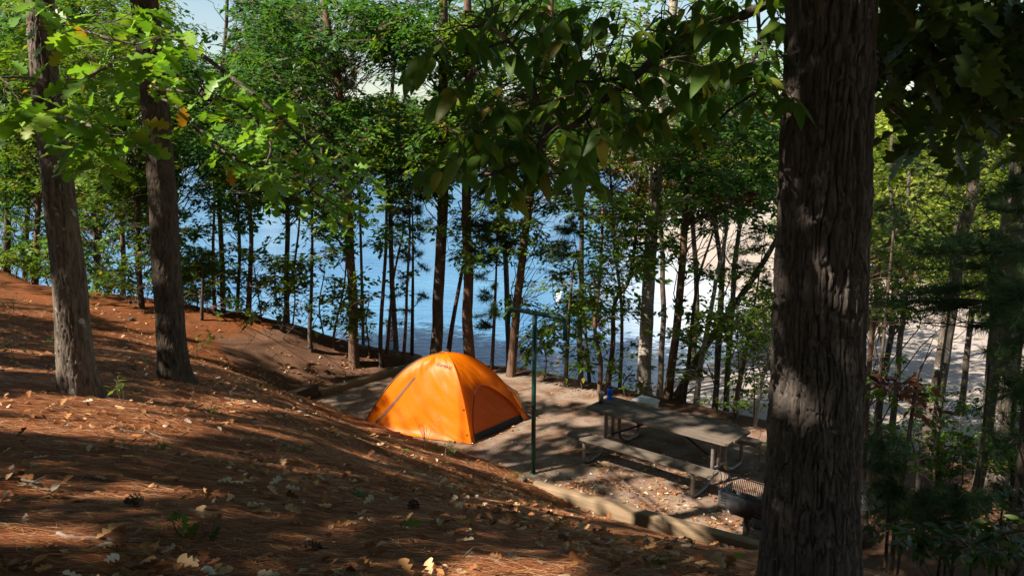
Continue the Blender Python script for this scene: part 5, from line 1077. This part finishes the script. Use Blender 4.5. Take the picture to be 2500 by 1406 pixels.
# dry grass stalks in front of the tent
p, s_ = ground_at(1040, 1095); root = empty("dry_grass", (p[0], p[1], gz(p[0], p[1])), "tuft of pale dry grass stalks in front of the tent", "plant"); st = MB()
for k in range(9):
    hh = .35+.22*R.rand(); bx = R.randn()*.1-.05; q = smoothpath([(R.randn()*.02, 0, 0), (bx*.4, 0, hh*.6), (bx, R.randn()*.03, hh), (bx+R.randn()*.06, 0, hh-.05)], 4); st.tube(q, np.linspace(.0035, .0012, len(q)), 4)
st.build("stalks", plain("dry_stalk", (.7, .55, .28), .8), root)
def grass(label, px, py, n=40, h=.08):
    p, s_ = ground_at(px, py); o = np.array([p[0], p[1], gz(p[0], p[1])]); mb = MB()
    for k in range(n):
        b = R.randn(3)*[.05, .05, 0]; t_ = b+[R.randn()*.04, R.randn()*.04, h*(.5+R.rand())]; w_ = R.randn(3)*.003; mb.add([b-w_, b+w_, t_], np.array([[0, 1, 2]]))
    x = mb.build("grass_tuft", M['leaf_mid']); x.location = tuple(o); tag(x, label, "grass tuft")
grass("small grass tuft at the edging timber left of the lantern pole", 1255, 1168); grass("weedy grass tuft along the hem of the tent", 1060, 1100, 60, .12)

# ------------------------------------------------------------ litter: straw and leaves (nobody could count them)
def pos_ok(x, y): 
    a, b = padco(x, y); d, sd = polyd(x, y, CREST); return a, b, d, sd
def straw():
    n = 260000; y = 1.6+13.5*R.rand(n)**1.35; x = R.uniform(-.72, .72, n)*y*1.0 + R.randn(n)*.2; ok = (x > -11)
    a, b, d, sd = pos_ok(x, y); ok &= (np.minimum(a, b) < .12*R.randn(n)) | (x > 6.2); ok &= (sd < 0)
    br = ss((3.2+a)/2.2)*ss((b+.3)/.6); ok &= R.rand(n) > br*.85; ok &= R.rand(n) < .6+.9*fbm(x*1.2, y*1.2)
    x, y = x[ok], y[ok]; n = len(x); th = R.randn(n)*.65 + .35*np.sin(x*1.3+y) ; L = .05+.055*R.rand(n); wd = .0013+.00034*y
    dx, dy = np.cos(th)*L, np.sin(th)*L; z0 = terr(x-dx, y-dy); z1 = terr(x+dx, y+dy); zm = terr(x, y); hh = .002+.016*R.rand(n)**2 + .03*np.clip(fbm(x*2.2, y*2.2), 0, 1)*R.rand(n); bend = R.randn(n)*.008
    A = np.stack([x-dx, y-dy, z0+hh*R.rand(n)*1.5], -1); C = np.stack([x+dx, y+dy, z1+hh+.012*(R.rand(n) > .93)], -1); Mid = np.stack([x-np.sin(th)*bend, y+np.cos(th)*bend, np.maximum(zm, (z0+z1)/2)+hh], -1)
    w = np.stack([-np.sin(th)*wd/2, np.cos(th)*wd/2, 0*x], -1)
    V = np.stack([A, Mid-w, C, Mid+w], 1).reshape(-1, 3); F = np.arange(n*4).reshape(-1, 4)
    F3 = np.concatenate([F[:, [0, 1, 3]], F[:, [1, 2, 3]]])
    tag(link("pine_straw", mesh_np("pine_straw", V, F3, M['straw'])), "carpet of reddish brown pine needles on the slope", "pine needles", kind="stuff")
straw()
def litter():
    mb = MB()
    def put(x, y, size, T, lift=.012, tilt=.28):
        n = len(x); z = terr(x, y)+lift*(.4+1.2*R.rand(n)); a = R.rand(n)*6.28; d = np.stack([np.cos(a), np.sin(a), R.randn(n)*.12], -1); nr = np.stack([R.randn(n)*tilt, R.randn(n)*tilt, np.where(R.rand(n) < .5, 1., -1.)], -1)
        V, F = scatter(T, np.stack([x, y, z], -1), basis(d, nr), size*(.6+.7*R.rand(n))); mb.add(V, F)
    n = 17000; y = 1.8+14.5*R.rand(n)**1.1; x = R.uniform(-.72, .72, n)*y; a, b, d, sd = pos_ok(x, y); ok = (sd < 0) & (np.minimum(a, b) < 0); x, y = x[ok], y[ok]; h = len(x)//3
    c_ = fbm(x*1.6, y*1.6); kk = R.rand(len(x)) < .45+1.3*c_; x, y = x[kk], y[kk]; h = len(x)//2; put(x[:h], y[:h], .078, T_litteroak, .016, .4); put(x[h:], y[h:], .05, T_litter, .012, .4)
    m = 1500; aa = R.uniform(0, 9, m); bb = R.uniform(.1, 4.2, m); x = PF0[0]+PU[0]*aa+PV[0]*bb; y = PF0[1]+PU[1]*aa+PV[1]*bb; d, sd = polyd(x, y, CREST); k = (sd < 0) & (fbm(x*1.1+3, y*1.1) > -.05-.1*R.rand(m)); put(x[k], y[k], .06, T_litteroak, .006, .2)
    for px, py, sx, sy, m in [(1430, 1195, 60, 14, 260), (1470, 1120, 60, 20, 130), (1560, 1130, 70, 25, 160), (1700, 1190, 60, 22, 200), (1820, 1240, 50, 24, 200), (1600, 1240, 60, 14, 130), (1760, 1285, 50, 14, 160), (1620, 1180, 80, 20, 150), (1440, 1100, 20, 8, 60), (700, 925, 60, 16, 160), (850, 890, 60, 14, 110), (800, 960, 50, 18, 110), (950, 870, 40, 8, 70), (560, 940, 60, 20, 100), (1830, 1140, 40, 20, 60), (1270, 1060, 30, 20, 25)]:
        qx = px+R.randn(m)*sx; qy = py+R.randn(m)*sy; W = np.array([ground_at(a_, b_)[0] for a_, b_ in zip(qx[:m:4], qy[:m:4])]); W = W[W[:, 1] < 18]
        W = np.repeat(W, 4, 0)+R.randn(len(W)*4, 3)*.09; put(W[:, 0], W[:, 1], .062, T_litteroak, .014, .45)
    # deep drift of leaves in the pocket behind the sunlit timber
    m = 2200; t = R.rand(m); e = e2+(e4-e2)*(.28+.6*t)[:, None]; off = R.rand(m)**1.2*.62*np.sin(np.pi*np.clip(t*1.05, 0, 1))**.5+.09; nx_ = np.array([-.588, -.809]); q = e+nx_*off[:, None]
    put(q[:, 0], q[:, 1], .066, T_litteroak, .035, .6)
    x = R.uniform(3.5, 9, 900); y = R.uniform(5, 11.5, 900); put(x, y, .07, T_litteroak)
    o = mb.build("fallen_leaves", M['litter']); tag(o, "scattered dry fallen leaves over the slope and the pad", "fallen leaves", kind="stuff")
litter()
